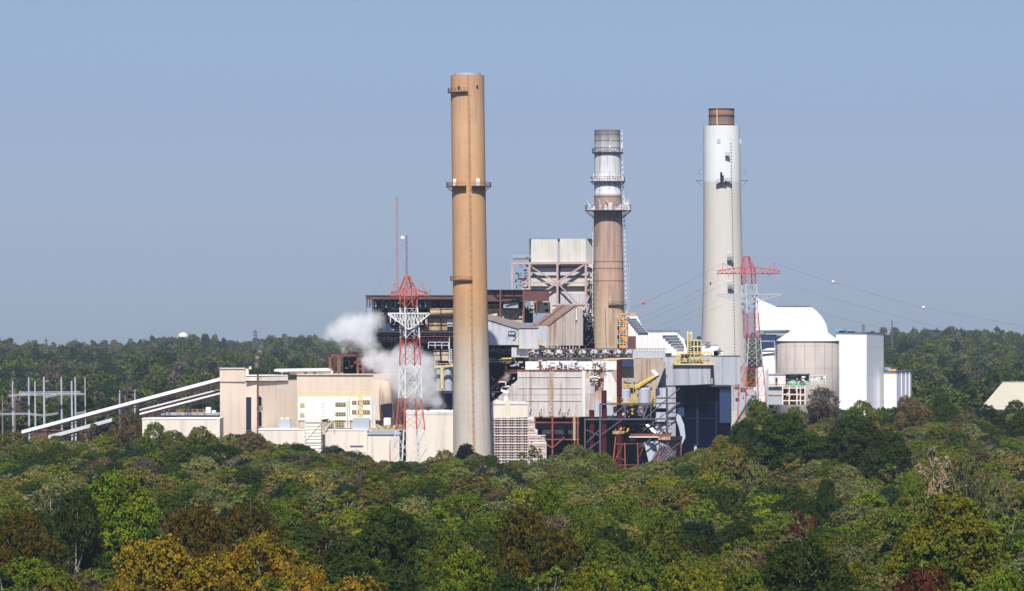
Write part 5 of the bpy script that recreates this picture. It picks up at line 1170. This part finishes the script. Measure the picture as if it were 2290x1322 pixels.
# ---------------- scrubber side: dark shafts, rusty wall, grey duct, dark blue building
t = thing('scrubber_steelwork', 'dark steel scrubber support with deep red columns and diagonal grey braces', 'steel frame', 1400, 1495)
Y = 1495
MB().pb(1335, 1515, 912, 1085, Y + 12, 3).build('back_wall', 'shade_navy', t)
for a, w_, u in ((1323.5, 6, 917), (1351, 6, 873), (1385, 6, 805)): MB().tube((WX(a, Y), Y + 1, 0), (WX(a, Y), Y + 1, WZ(u, Y)), w_ * .139, 12).build('red_column', 'deep_red', t)
q = MB()
for a, b_2, th in (((1308, 935), (1308, 1075), .28), ((1342, 904), (1342, 1020), .35), ((1342, 904), (1520, 902), .35), ((1308, 938), (1500, 937), .32), ((1398, 903), (1398, 938), .3), ((1345, 972), (1392, 938), .22), ((1312, 990), (1342, 960), .2), ((1308, 960), (1342, 975), .18), ((1310, 1010), (1342, 985), .2),
                   ((1358, 938), (1398, 906), .2), ((1438, 938), (1448, 905), .35), ((1455, 938), (1456, 902), .25), ((1440, 938), (1520, 868), .22), ((1440, 962), (1520, 900), .18), ((1430, 1000), (1500, 950), .2), ((1492, 868), (1492, 975), .3)): q.pl([a, b_2], Y - .5, th)
q.build('steel_frame', 'grey_steel', t)
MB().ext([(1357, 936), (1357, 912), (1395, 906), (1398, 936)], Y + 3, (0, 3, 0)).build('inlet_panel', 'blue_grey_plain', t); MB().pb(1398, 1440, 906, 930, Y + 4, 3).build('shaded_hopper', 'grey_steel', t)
clutter(t, 1400, 1445, 905, 932, Y - .5, 16, 'pale_yellow', 'valve', 'b', 2, 1, 3); clutter(t, 1380, 1500, 940, 985, Y, 60, 'dark_shade_steel', 'machinery'); clutter(t, 1436, 1500, 938, 970, Y - 1, 22, 'grey_steel', 'machinery', 'mix', 3, 2, 6)
q = MB().ext([(1452, 958), (1460, 956), (1468, 965), (1466, 970), (1458, 966)], Y - 3, (0, 1, 0)); q.ext([(1443, 950), (1450, 948), (1454, 954), (1447, 955)], Y - 3, (0, 1, 0)); q.build('white_sheet', 'white_plain', t)
q = MB()
for i, r0 in enumerate((868, 892, 922, 948)): q.pb(1466, 1489, r0, r0 + (21 if i < 3 else 26), Y + 5, 6)
q.build('duct_section', 'blue_grey_plain', t); q = MB()
for r0, h_ in ((866, 24), (892, 29), (923, 22), (947, 30)): q.pb(1491.5, 1511, r0, r0 + h_, Y + 3.5, 8)
q.build('duct_section', 'blue_grey', t, 'taller sunlit run of stacked duct boxes')
MB().pb(1466, 1512, 975, 1085, Y + 7, 4).build('lower_panel', 'grey_steel', t)
MB().ext([(1514, 925), (1522, 930), (1530, 950), (1533, 978), (1522, 1000), (1524, 984), (1518, 955), (1512, 938)], Y, (0, 3, 0)).build('curved_chute', 'blue_grey_plain', t)
MB().ext([(1440, 990), (1470, 986), (1500, 1000), (1520, 1050), (1455, 1050)], Y + 2, (0, 4, 0)).build('lower_hopper', 'blue_grey_plain', t)
q = MB()
for i in range(8): q.pl([(1452 + i * 8, 1040), (1480 + i * 7, 992)], Y + 1.2, .2)
q.build('lower_brace', 'dark_shade_steel', t)
# rusty inlet wall
t = thing('inlet_casing', 'rust streaked tan inlet casing between the precipitator and the grey duct', 'building', 1420, 1515)
MB().ext([(1390, 905), (1390, 820), (1412, 803), (1475, 800), (1490, 812), (1455, 905)], 1515, (0, 10, 0)).build('casing', 'rusty_wall', t)
MB().pb(1388, 1417, 803.2, 820, 1512, 5).build('shaded_box', 'navy_panel', t); MB().pb(1415, 1488, 785, 801, 1520, 8).build('upper_duct', 'galvanised', t); MB().prail(1412, 1490, 785, 1519.8, .8, .08, .8).build('railing', 'grey_steel', t)
q = MB(); q.lathe(WX(1398, 1508), 1508, [(1.7, WZ(902, 1508)), (1.7, WZ(872, 1508)), (1.2, WZ(870, 1508))], 20).build('tank', 'blue_grey_plain', t)
q = MB(); q.lathe(WX(1440, 1508), 1508, [(2.0, WZ(902, 1508)), (2.0, WZ(870, 1508)), (1.5, WZ(868, 1508))], 20).build('tank', 'blue_grey_plain', t)
clutter(t, 1395, 1455, 850, 868, 1512, 20, 'grey_steel', 'piping', 'mix', 2.5, 2, 6)
# yellow crane chute
t = thing('loading_chute', 'yellow lattice loading boom with a white hood, leaning up beside the grey duct', 'boom', 1420, 1496, WZ(902, 1496))
q = MB(); Y = 1496
for o in (0, 3): q.pl([(1412 + o * 1.5, 900), (1427 + o * 1.5, 862)], Y - o * .2, .22); q.pl([(1395, 860 + o * 2), (1425, 862 + o)], Y, .25); q.pl([(1420, 864 + o * 2), (1466, 840 + o * 2)], Y, .38, 5)
for i in range(7): q.pl([(1413 + i * 2.4, 898 - i * 6), (1418 + i * 2, 895 - i * 6)], Y - .3, .12)
for i in range(9): q.pl([(1422 + i * 5, 869 - i * 2.8), (1426 + i * 5, 860 - i * 2.6)], Y - .3, .25)
q.build('boom', 'yellow_paint', t); MB().pl([(1426, 872), (1474, 840)], Y - .6, .30).build('counter_beam', 'dark_shade_steel', t)
MB().ext([(1456, 829), (1463, 826), (1474, 838), (1466, 842)], Y - .5, (0, 2, 0)).build('hood', 'white_plain', t)
q = MB(); q.pb(1371, 1426, 899, 902, Y - .5, 3); q.prail(1371, 1426, 899, Y - .6, 1.3, .10, 1.0)
for r0 in (906, 914, 922): q.pl([(1412, r0), (1416, r0 + 4)], Y - .5, .3)
q.build('platform', 'yellow_paint', t); q = MB()
for i in range(8): q.pl([(1462, 872 + i * 5), (1466, 869 + i * 5)], Y + 1, .3)
q.build('side_ladder', 'yellow_paint', t)
# orange trestle
t = thing('trestle', 'rusty orange steel trestle with yellow beams in front of the dark steelwork', 'trestle', 1420, 1478)
q = MB(); Y = 1478
for a, b_2, th in (((1377, 976), (1369, 1052), .28), ((1397, 990), (1399, 1080), .26), ((1426, 990), (1427, 1045), .24), ((1475, 985), (1473, 1040), .24), ((1494, 985), (1491, 1040), .22), ((1524, 985), (1522, 1035), .22), ((1377, 993), (1442, 992), .16), ((1369, 1040), (1430, 1040), .16),
                   ((1393, 992), (1372, 1038), .14), ((1441, 992), (1430, 1022), .14), ((1399, 1080), (1430, 1048), .2), ((1378, 1020), (1398, 1030), .12), ((1440, 1050), (1520, 990), .15)): q.pl([a, b_2], Y, th)
q.build('frame', 'red_steel', t); q = MB(); q.pb(1370, 1384, 964, 971, Y - .5, 2); q.pb(1385, 1396, 966, 970, Y - .4, 2); q.pb(1472, 1499, 977, 984, Y - .8, 2); q.build('cross_head', 'tan_duct', t)
q = MB()
for i in range(16): q.pb(1410 + i * 5.6, 1414.6 + i * 5.6, 970.5, 976, Y - .3, 3)
q.build('roller_bed', 'red_steel', t); MB().pb(1407, 1472, 976.3, 978.6, Y - .6, 3.4).build('edge_beam', 'off_white', t); MB().pb(1499.3, 1526, 976, 984, Y - .2, 3).build('dark_beam', 'dark_shade_steel', t)
clutter(t, 1372, 1405, 954, 966, Y, 12, 'orange_paint', 'drive_gear', 'mix', 2, 1, 4)
# grey duct and dark blue building
t = thing('duct_building', 'long grey box duct on top of a dark blue panelled building', 'building', 1560, 1530)
Y = 1530
MB().ext([(1448, 866), (1470, 818), (1488, 798.5), (1656, 796.5), (1656, 860), (1500, 862), (1470, 866)], Y + 3, (0, 14, 0)).build('upper_duct', 'blue_grey', t)
MB().ext([(1466, 863), (1480, 834), (1492, 818), (1589, 818), (1589, 859), (1548, 861)], Y - 3, (0, 5.8, 0)).build('front_duct', 'blue_grey', t)
MB().pb(1590, 1594, 819, 859, Y - .5, 3).build('rusty_pilaster', 'rusty_wall', t); MB().pb(1486, 1657, 795.6, 796.4, Y + 2.8, 14.5).build('coping', 'grey_steel', t)
q = MB()
for i in range(34): q.pb(1545 + i * 3.2, 1546.6 + i * 3.2, 861, 865, Y - .5, 1)
q.build('eaves_bracket', 'grey_steel', t)
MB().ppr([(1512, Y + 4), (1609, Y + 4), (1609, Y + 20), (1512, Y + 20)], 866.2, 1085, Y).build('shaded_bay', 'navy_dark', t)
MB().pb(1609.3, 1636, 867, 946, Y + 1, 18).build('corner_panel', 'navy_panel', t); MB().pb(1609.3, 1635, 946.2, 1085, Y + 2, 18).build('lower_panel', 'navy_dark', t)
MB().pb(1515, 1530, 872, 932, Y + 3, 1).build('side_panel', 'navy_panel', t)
q = MB(); q.pb(1557, 1562, 880, 995, Y + 3.4, .5); q.pb(1600, 1603, 875, 990, Y + 3.5, .4); q.pb(1530, 1608, 935, 937, Y + 3.5, .4); q.pb(1530, 1608, 900, 901.5, Y + 3.5, .4); q.build('mullion', 'bay_mullion', t)
MB().pb(1512, 1636, 862, 866, Y + .6, 16).build('soffit', 'dark_shade_steel', t)
# yellow equipment deck on the duct
t = thing('yellow_equipment_deck', 'yellow railed equipment deck with a tall yellow tower, on the grey duct roof', 'platform', 1555, 1529, WZ(815, 1529))
Y = 1526
MB().pb(1506, 1598, 813.5, 816.5, Y, 7).build('deck', 'pale_yellow', t)
q = MB(); q.prail(1506, 1600, 813, Y - .1, 1.5, .10, 1.0); q.prail(1515, 1592, 797, Y + 3, 1.5, .09, 1.0); q.pl([(1506, 815), (1518, 791)], Y, .3); q.pl([(1514, 815), (1524, 793)], Y + .5, .2); q.pl([(1520, 792), (1592, 788)], Y + .3, .2)
for i in range(28): a = rg.uniform(1518, 1595); q.pl([(a, rg.uniform(786, 812)), (a + rg.uniform(-4, 4), rg.uniform(790, 813))], Y + rg.uniform(0, 5), .14)
q.build('handrail', 'yellow_paint', t)
q = MB(); q.pb(1536, 1540, 741, 792, Y + 3, 1.2); q.pb(1543, 1548, 742, 760, Y + 3, 1.4)
for i in range(10): q.pl([(1538, 745 + i * 5), (1546, 748 + i * 5)], Y + 2.6, .13)
for a in (1545, 1552, 1560, 1568): q.pl([(a, 761), (a, 794)], Y + 3, .2)
for r0 in (761, 775): q.pl([(1545, r0), (1569, r0)], Y + 3, .25)
q.build('tower', 'pale_yellow', t)
for i in range(4):
    a = 1546 + i * 12.5; f = MB(); c = Vector((WX(a, Y), Y + 1.0, WZ(800, Y))); f.tube(c, c + Vector((0, 1.4, 0)), .85, 12); f.tube(c + Vector((0, -.2, 0)), c, .35, 8); f.build('fan', 'galvanised', t)
clutter(t, 1520, 1592, 790, 812, Y + 1, 30, 'dark_shade_steel', 'machinery', 'mix', 4, 1, 5); clutter(t, 1556, 1566, 762, 792, Y + 4, 8, 'red_steel', 'machinery', 'b', 2, 2, 4)
MB().pb(1522, 1540, 792.5, 801, Y + 3, 2).build('control_box', 'dark_shade_steel', t)
for a, b_2, u, v, lab in ((1570, 1607, 771, 784, 'white boxy roof cabin in front of the white topped chimney foot, higher of two'), (1596, 1616, 785, 793, 'white boxy roof cabin in front of the white topped chimney foot, lower of two')):
    q = thing('roof_cabin', lab, 'roof cabin', (a + b_2) / 2, 1545, WZ(796, 1545), 'white cabins on the duct roof'); MB().pb(a, b_2, u, 796.3, 1545, 4).build('wall', 'white_plain', q); MB().pb(a - .8, b_2 + .8, u - 1, u - .05, 1544.7, 4.6).build('roof', 'off_white', q)
    z_ = MB()
    for i in range(6): z_.pl([(a + rg.uniform(0, 20), u - rg.uniform(1, 10)), (a + rg.uniform(0, 20), u - 1)], 1544, .09)
    z_.build('pipe', 'grey_steel', q)
# white sloping duct behind
YW = 1625
t = thing('white_flue_duct', 'white corrugated flue duct sloping down to the right behind the yellow stair tower', 'duct', 1470, YW)
MB().ext([(1398, 790), (1398, 706), (1424, 706), (1441, 738), (1452, 744), (1512, 743.5), (1530, 758), (1538, 790)], YW, (0, 8, 0)).build('casing', 'white_metal', t)
q = MB()
for i in range(7): a = 1402 + i * 4; q.pb(a, 1424 + i * 4.2, 712 + i * 5, 713.2 + i * 5, YW - .8, .8)
for i in range(7): q.pb(1482 + i * 6, 1516 + min(i * 4, 14), 749 + i * 6, 750.4 + i * 6, YW - .9, .9)
q.build('stiffener', 'galvanised', t); MB().prail(1448, 1520, 743.5, YW - .1, .6, .08, 1.5).build('top_trim', 'grey_steel', t)
MB().pb(1502, 1536, 787, 797, YW - 3, 5).build('lower_box', 'warm_white', t)
# yellow stair tower
YS = 1592
t = thing('stair_tower', 'orange and yellow caged stair tower at the foot of the banded chimney', 'stair tower', 1395, YS)
q = MB()
for r0 in (713, 728, 748, 768): MB().pb(1381, 1400, r0 - 1, r0 + .6, YS, 3).prail(1381, 1400, r0 - 1, YS - .1, 1.1, .08, .8).build('landing', 'pale_steel', t)
q = MB()
for a in (1386, 1394, 1402): q.pl([(a, 702), (a, 781)], YS + .3, .25)
for r0 in (716, 733, 753, 773):
    q.pb(1388, 1400, r0 - 3, r0 + 5, YS + .4, 2)
q.pl([(1386, 710), (1402, 724)], YS, .3); q.pl([(1402, 730), (1388, 746)], YS, .3); q.pl([(1388, 752), (1402, 766)], YS, .3); q.pl([(1409, 702), (1421, 701)], YS, .5); q.pl([(1386, 703), (1402, 702)], YS, .4); q.build('stair_flight', 'orange_paint', t)
q = MB()
for r0 in (719, 737, 757, 775): q.pb(1383, 1394, r0, r0 + 8, YS + 2.6, 1)
q.build('dark_bay', 'dark_shade_steel', t); MB().pb(1406, 1422, 752, 781, YS + 1, 5).build('lift_cabin', 'brown_clad', t)
MB().pb(1400, 1422, 706, 709.5, YS - .2, 3).build('top_platform', 'pale_steel', t)
# ---------------- white duct house, silo, white building on the right
YD = 1722
t = thing('white_duct_house', 'large white ribbed duct house with a sloping shoulder above the round silo', 'building', 1770, YD, 5)
MB().ext([(1690, 740), (1690, 664), (1704, 672), (1737, 686.5), (1808, 685.5), (1818, 689), (1827, 696), (1835, 705), (1842, 715), (1848, 727), (1851, 738), (1853, 760), (1790, 760), (1762, 738), (1690, 739)], YD, (0, 14, 0)).build('cladding', 'white_metal', t)
MB().pb(1736, 1813, 684.5, 685.4, YD - .2, 14).build('ridge_trim', 'grey_steel', t)
q = MB()
for i in range(32): q.pb(1692 + i * 2.6, 1693.3 + i * 2.6, 739, 741.5, YD - .2, .6)
q.build('eaves_bracket', 'grey_steel', t); MB().pb(1711, 1765, 741.6, 748, YD + 1, 8).build('lower_face', 'white_plain', t); MB().ext([(1762, 752), (1764, 742), (1790, 739), (1772, 747)], YD - 1, (0, 4, 0)).build('shaded_gap', 'dark_shade_steel', t)
MB().pb(1700, 1737, 748.2, 781, YD + 1, 8).build('navy_panel', 'navy_panel', t)
MB().ext([(1705, 870), (1705, 784), (1718, 779), (1734, 778), (1734, 870)], YD - 8, (0, 6, 0)).build('side_building', 'bright_white', t); MB().pl([(1704, 793), (1733, 790)], YD - 8.3, .25).build('side_trim', 'grey_steel', t)
q = MB(); q.pl([(1700, 763), (1732, 763), (1734, 800), (1736, 865)], YD - 11, .2)
for i in range(14): q.pl([(1733, 775 + i * 6), (1738, 774 + i * 6)], YD - 11, .15)
q.build('service_pipe', 'galvanised', t)
YO = 1695
t = thing('storage_silo', 'round concrete silo with a shallow white cone roof beside the tall white building', 'silo', 1807, YO, 5)
cx, rs = WX(1807, YO), 69 * YO / F
MB().lathe(cx, YO, [(rs, 3), (rs, WZ(763, YO))], 64).build('wall', 'concrete_silo', t, smoothf=True)
MB().lathe(cx, YO, [(rs + .15, WZ(763, YO)), (rs + .15, WZ(761.5, YO)), (rs * .56, WZ(741, YO)), (rs * .50, WZ(738, YO)), (.3, WZ(737, YO))], 64).build('cone_roof', 'white_plain', t)
q = MB()
for i in range(24): a = i * PI / 12; q.tube((cx + (rs + .2) * math.cos(a), YO + (rs + .2) * math.sin(a), WZ(761.8, YO)), (cx + rs * .56 * math.cos(a), YO + rs * .56 * math.sin(a), WZ(740.7, YO)), .10, 4)
q.build('roof_rib', 'off_white', t)
q = MB(); q.lathe(cx, YO, [(rs + .05, WZ(765, YO)), (rs + .2, WZ(765, YO)), (rs + .2, WZ(763.4, YO)), (rs + .05, WZ(763.4, YO))], 64, cap=False)
for i in range(10): a = -PI / 2 + (i - 4.5) * .33; q.tube((cx + (rs + .1) * math.cos(a), YO + (rs + .1) * math.sin(a), 5), (cx + (rs + .1) * math.cos(a), YO + (rs + .1) * math.sin(a), WZ(765, YO)), .06, 4)
q.build('eaves_ring', 'grey_steel', t)
t = thing('white_building', 'tall bright white windowless building right of the round silo', 'building', 1925, 1705, 5)
MB().ppr([(1870, 1704), (1938, 1697), (1976, 1722), (1976, 1750), (1870, 1750)], 745, 1000, 1697).build('wall', 'bright_white', t)
MB().ppr([(1869.6, 1703.6), (1938, 1696.5), (1976.6, 1721.5), (1976.6, 1751), (1869.6, 1751)], 743.8, 745, 1697).build('coping', 'grey_steel', t)
q = MB(); q.pb(1866, 1882, 736, 741, 1712, 4); q.pb(1893, 1905, 737, 742, 1712, 4); q.build('fan_guard', 'blue_paint', t); q = MB(); q.pb(1878, 1891, 740, 744, 1709, 4); q.pb(1896, 1908, 741, 744, 1709, 4); q.build('roof_unit', 'dark_shade_steel', t)
t = thing('white_annex', 'small lower white annex with grey ribbed side at the right end of the plant', 'building', 2006, 1712, 5)
MB().ppr([(1976.5, 1716), (2005, 1712), (2038, 1732), (2038, 1750), (1976.5, 1750)], 832, 1000, 1712).build('wall', 'bright_white', t)
MB().ppr([(1976.3, 1715.4), (2005, 1711.4), (2038.6, 1731.6), (2038.6, 1750.4), (1976.3, 1750.4)], 830, 832, 1712).build('coping', 'grey_steel', t)
q = MB()
for f in (.33, .62, .86): a = 2005 + 33 * f; y = 1712 + 20 * f; q.pb(a - .8, a + .8, 833, 1000, y - .35, .3)
q.build('pilaster', 'bright_white', t); MB().pb(1978, 1992, 822, 827, 1722, 3).build('roof_hood', 'blue_paint', t); MB().pb(1985, 2004, 825.5, 830, 1718, 3).build('roof_gear', 'orange_paint', t)
# tank and process unit before the silo
t = thing('storage_tank', 'slender white cylindrical tank behind the foot of the pink pylon', 'tank', 1703, 1650, 4)
MB().lathe(WX(1703, 1650), 1650, [(13.5 * 1650 / F, 2), (13.5 * 1650 / F, WZ(828, 1650)), (10 * 1650 / F, WZ(823, 1650)), (.2, WZ(821, 1650))], 32).build('shell', 'white_plain', t, smoothf=False)
MB().pl([(1718, 822), (1718, 925)], 1648.5, .15).pl([(1716.5, 822), (1716.5, 925)], 1648.5, .1).build('pipe', 'galvanised', t); MB().pb(1685, 1692, 866, 873, 1647, .4).build('sign_plate', 'white_plain', t)
t = thing('process_unit', 'low process unit with green machinery and rusty frames at the foot of the silo', 'process unit', 1785, 1660, 5)
Y = 1660
MB().pb(1717, 1757, 838, 863, Y, 8).build('control_house', 'off_white', t); MB().pb(1716, 1758, 836, 838, Y - .3, 9).build('house_roof', 'roof_grey', t); MB().pb(1734, 1738.5, 845, 861, Y - .08, .1).build('doorway', 'dark_shade_steel', t)
MB().pb(1757, 1812, 836, 860, Y + 8, 3).build('back_bay', 'glass_dark', t); q = MB(); q.lathe(WX(1775, Y), Y + 4, [(1.4, WZ(862, Y)), (1.4, WZ(850, Y)), (.6, WZ(846, Y))], 14); q.pb(1782, 1808, 850, 862, Y + 3, 3); q.pb(1770, 1786, 847, 854, Y + 5, 2); q.build('machinery', 'green_paint', t)
q = MB(); q.pb(1757, 1812, 834, 837, Y + 1, 9); q.build('canopy', 'roof_grey', t)
clutter(t, 1760, 1845, 838, 862, Y, 46, 'white_plain', 'pipework', 'mix', 6, 1, 6); clutter(t, 1640, 1700, 845, 880, Y, 30, 'red_steel', 'pipework', 'mix', 5, 1, 6); clutter(t, 1720, 1845, 840, 868, Y - .4, 26, 'dark_shade_steel', 'pipework', 'mix', 5, 1, 5)
MB().pb(1716, 1848, 862.3, 865, Y - .6, 8).build('deck', 'tan_casing', t); q = MB(); q.prail(1810, 1846, 862, Y - .6, 3.5, .12, 1.4); q.prail(1720, 1846, 862, Y - .7, 1.1, .06); q.build('railing', 'off_white', t)
MB().pb(1716, 1752, 866, 905, Y + .5, 7).build('lower_house', 'galvanised', t); MB().pb(1718, 1748, 880, 884, Y + .2, .3).build('house_band', 'tan_casing', t)
q = MB()
for a in (1750, 1765, 1782, 1790, 1800): q.pl([(a, 862), (a, 905)], Y - 1, .3)
for r0 in (868, 882, 896): q.pl([(1749, r0), (1800, r0)], Y - 1, .28)
q.build('frame', 'off_white', t); clutter(t, 1752, 1796, 866, 903, Y - .8, 34, 'orange_paint', 'rusty_pipework', 'mix', 3, 2, 6); clutter(t, 1752, 1800, 866, 903, Y - .5, 30, 'brown_steel', 'rusty_pipework', 'mix', 3, 2, 6); MB().pb(1750, 1800, 866, 905, Y + 3, 4).build('shaded_bay', 'dark_shade_steel', t)
MB().pb(1640, 1690, 868, 920, Y + 4, 4).build('low_wall', 'galvanised', t); MB().pb(1640, 1690, 865.6, 868, Y + 3.8, 4.4).build('wall_cap', 'tan_duct', t)
# leaning boom, lamp posts, sheds and far things
t = thing('jib', 'thin grey jib leaning up out of the trees right of the dark blue panelled building', 'boom', 1660, 1480, 3); MB().pl([(1640, 955), (1678, 892)], 1480, .35, 6).build('boom', 'grey_steel', t); MB().pl([(1638, 960), (1642, 950)], 1480, .6, 6).build('foot', 'grey_steel', t)
t = thing('street_lamp', 'slender pale street lamp standing among the trees below the louvred block', 'lamp', 738, 1240); MB().pl([(737, 1100), (737, 1043)], 1240, .10, 6).build('pole', 'galvanised', t); MB().pl([(737, 1043), (740, 1039), (745, 1038)], 1240, .12, 6).build('lamp_head', 'off_white', t)
t = thing('chimney_pipe', 'short pale concrete post beside the domed olive trees', 'post', 1556, 1440); MB().pl([(1556, 1060), (1555.5, 998)], 1440, .45, 8).build('shaft', 'off_white', t); MB().pl([(1555.5, 998), (1555.5, 995)], 1440, .6, 8).build('cap', 'grey_steel', t)
YG = 1900
t = thing('gabled_shed', 'cream roofed gabled shed at the right edge of the photo', 'shed', 2260, YG, float(ground_h(WX(2260, YG), YG)))
MB().ext([(2190, 916), (2243, 854), (2330, 854), (2330, 916)], YG, (3, 10, -.6)).build('roof', 'cream_roof', t); MB().ext([(2241, 853.8), (2243, 852.6), (2331, 852.6), (2331, 853.8)], YG - .2, (3, 10, -.6)).build('ridge_cap', 'rusty_wall', t)
MB().pb(2194, 2330, 916.2, 945, YG + 1, 9).build('wall', 'cream_wall', t)
t = thing('small_shed', 'small cream gable wall glimpsed between trees below the cream gabled shed', 'shed', 2164, 1560, float(ground_h(WX(2164, 1560), 1560))); MB().ext([(2152, 985), (2152, 935), (2163, 926), (2174, 937), (2174, 985)], 1560, (0, 5, 0)).build('wall', 'cream_roof', t); MB().ext([(2151, 935), (2163, 925.5), (2175, 937), (2175, 935), (2163, 923.5), (2151, 933)], 1559.7, (0, 5.6, 0)).build('roof', 'white_plain', t)
YWT = 5650
t = thing('water_tower', 'distant white domed water tower just showing over the left ridge', 'water tower', 409, YWT, float(ground_h(WX(409, YWT), YWT))); rw = 10.5 * YWT / F; zc = WZ(752, YWT)
MB().lathe(WX(409, YWT), YWT, [(rw * math.sin(a), zc + rw * .8 * math.cos(a)) for a in np.linspace(PI, 0, 10)], 20, cap=False).build('tank', 'white_plain', t, smoothf=True); MB().lathe(WX(409, YWT), YWT, [(1.2, 10), (1.0, zc)], 12).build('stem', 'white_plain', t)
for px_, top, base, Yf, lab, wdt in ((571, 738, 775, 2700, 'faint distant lattice pylon on the ridge above the beige tower block', 5), (640, 748, 775, 3000, 'faint small pylon on the ridge right of the distant pylon pair', 3.5), (1931, 726, 760, 3000, 'faint grey pylon top above the tall white building', 4), (1995, 717, 765, 3200, 'faint thin mast with a small head on the right ridge', 1.5), (103, 757, 780, 3000, 'faint pylon top on the ridge above the steel poles', 4)):
    t = thing('far_pylon', lab, 'pylon', px_, Yf, float(ground_h(WX(px_, Yf), Yf))); q = MB(); s = wdt
    for sx in (-1, 1): q.pl([(px_ + sx * s, base + 10), (px_ + sx * s * .25, top)], Yf, .28)
    for i in range(6):
        r0 = top + (base - top) * i / 5; ww = s * (.25 + .75 * i / 6); q.pl([(px_ - ww, r0), (px_ + ww, r0 + 4)], Yf, .2)
    q.build('lattice', 'grey_steel', t); MB().pl([(px_ - s * 1.2, top + 5), (px_ + s * 1.2, top + 5)], Yf, .3).pl([(px_ - s, top + 12), (px_ + s, top + 12)], Yf, .3).build('crossarm', 'grey_steel', t)

# ---------------- steam
def steam(name, label, blobs, Y, dens, col_=(0.99, 0.99, 1.0), ns=0.26):
    """one closed hull round the plume; its density is a noise-eroded sum of puffs"""
    t = thing(name, label, 'steam', blobs[0][0], Y, WZ(blobs[0][1], Y))
    xs = [WX(b[0], Y) for b in blobs]; zs_ = [WZ(b[1], Y) for b in blobs]; rs_ = [b[2] * Y / F for b in blobs]; ys_ = [Y + (b[3] if len(b) > 3 else 0) for b in blobs]
    x0, x1 = min(x - r for x, r in zip(xs, rs_)) - 1, max(x + r for x, r in zip(xs, rs_)) + 1; z0, z1 = min(z - r for z, r in zip(zs_, rs_)) - 1, max(z + r for z, r in zip(zs_, rs_)) + 1; y0, y1 = min(y - r * .9 for y, r in zip(ys_, rs_)), max(y + r * .9 for y, r in zip(ys_, rs_))
    m = bpy.data.materials.new(name); m.use_nodes = True; g = NG(m); out = g.n['Material Output']; g.n.remove(g.n['Principled BSDF'])
    pos = g.new('ShaderNodeNewGeometry').outputs['Position']; nz = g.new('ShaderNodeTexNoise'); g.link(pos, nz.inputs['Vector']); nz.inputs['Scale'].default_value = ns; nz.inputs['Detail'].default_value = 5; nz.inputs['Roughness'].default_value = .62
    off = g.new('ShaderNodeVectorMath', operation='SUBTRACT'); g.link(nz.outputs['Color'], off.inputs[0]); off.inputs[1].default_value = (.5, .5, .5)
    sc_ = g.new('ShaderNodeVectorMath', operation='SCALE'); g.link(off.outputs[0], sc_.inputs[0]); sc_.inputs['Scale'].default_value = 9.0 * min(1, .22 / ns)
    ad = g.new('ShaderNodeVectorMath', operation='ADD'); g.link(pos, ad.inputs[0]); g.link(sc_.outputs[0], ad.inputs[1]); acc = None
    for b, x, y, z, r in zip(blobs, xs, ys_, zs_, rs_):
        d = g.new('ShaderNodeVectorMath', operation='DISTANCE'); g.link(ad.outputs[0], d.inputs[0]); d.inputs[1].default_value = (x, y, z)
        f = g.math('MULTIPLY', g.math('MAXIMUM', g.math('SUBTRACT', 1.0, g.math('DIVIDE', d.outputs['Value'], r)), 0.0), b[4] if len(b) > 4 else 1.0)
        acc = f if acc is None else g.math('ADD', acc, f)
    dn = g.math('MULTIPLY', g.step(acc, 0.0, 1.0), dens)
    pv = g.new('ShaderNodeVolumePrincipled'); pv.inputs['Color'].default_value = (*col_, 1); g.link(dn, pv.inputs['Density']); pv.inputs['Anisotropy'].default_value = -0.2; g.link(pv.outputs[0], out.inputs['Volume'])
    MAT[name] = m
    MB().box(x0, x1, y0, y1, z0, z1).build('vapour', name, t)
    return t
steam('steam_plume', 'white steam plume billowing up to the left behind the lattice tower',
      [(978, 905, 22, -2), (965, 880, 34), (952, 850, 38), (930, 825, 40), (900, 812, 38, 0), (868, 815, 40), (838, 800, 32, 0), (855, 845, 30, -2, .9), (905, 790, 30, 0), (826, 770, 30, 2, .9), (812, 742, 40, 2), (834, 720, 36, 0), (788, 728, 40), (758, 742, 38, 0, .8), (735, 742, 24, 0, .4), (720, 750, 20, 0, .2), (800, 770, 30, 0, .35), (770, 775, 26, 0, .2), (930, 890, 42, -1, .9), (900, 870, 38, -1, .8), (885, 845, 40, 0, .8), (955, 815, 34, 1, .9), (925, 795, 30, 1, .8), (828, 812, 30, 0, .8), (720, 775, 26, 0, .12)], 1497, 0.24)
steam('steam_wisp', 'thin faint steam wisp rising from the flue pipe top beside the beige tower block', [(573, 815, 7), (575, 800, 7), (579, 785, 7), (585, 775, 8, 0, .7), (600, 780, 9, 0, .3)], 1490, 0.25, ns=0.6)
steam('steam_wisp', 'small puff of steam by the brown stair flight right of the tan chimney', [(1130, 850, 8), (1134, 842, 9), (1130, 833, 7, 0, .7)], 1500, 0.35, ns=0.6)
# ---------------- haze
m = bpy.data.materials.new('haze'); m.use_nodes = True; g = NG(m); g.n.remove(g.n['Principled BSDF']); pv = g.new('ShaderNodeVolumePrincipled')
pv.inputs['Color'].default_value = (0.62, 0.80, 1.0, 1); pv.inputs['Density'].default_value = 0.000034; pv.inputs['Anisotropy'].default_value = 0.0; g.link(pv.outputs[0], g.n['Material Output'].inputs['Volume']); MAT['haze'] = m
hz = MB().box(-2600, 2600, -60, 6700, -25, 132).build('haze', 'haze'); tag(hz, kind='stuff'); hz['label'] = 'thin blue haze over the plant and the far wooded hills'
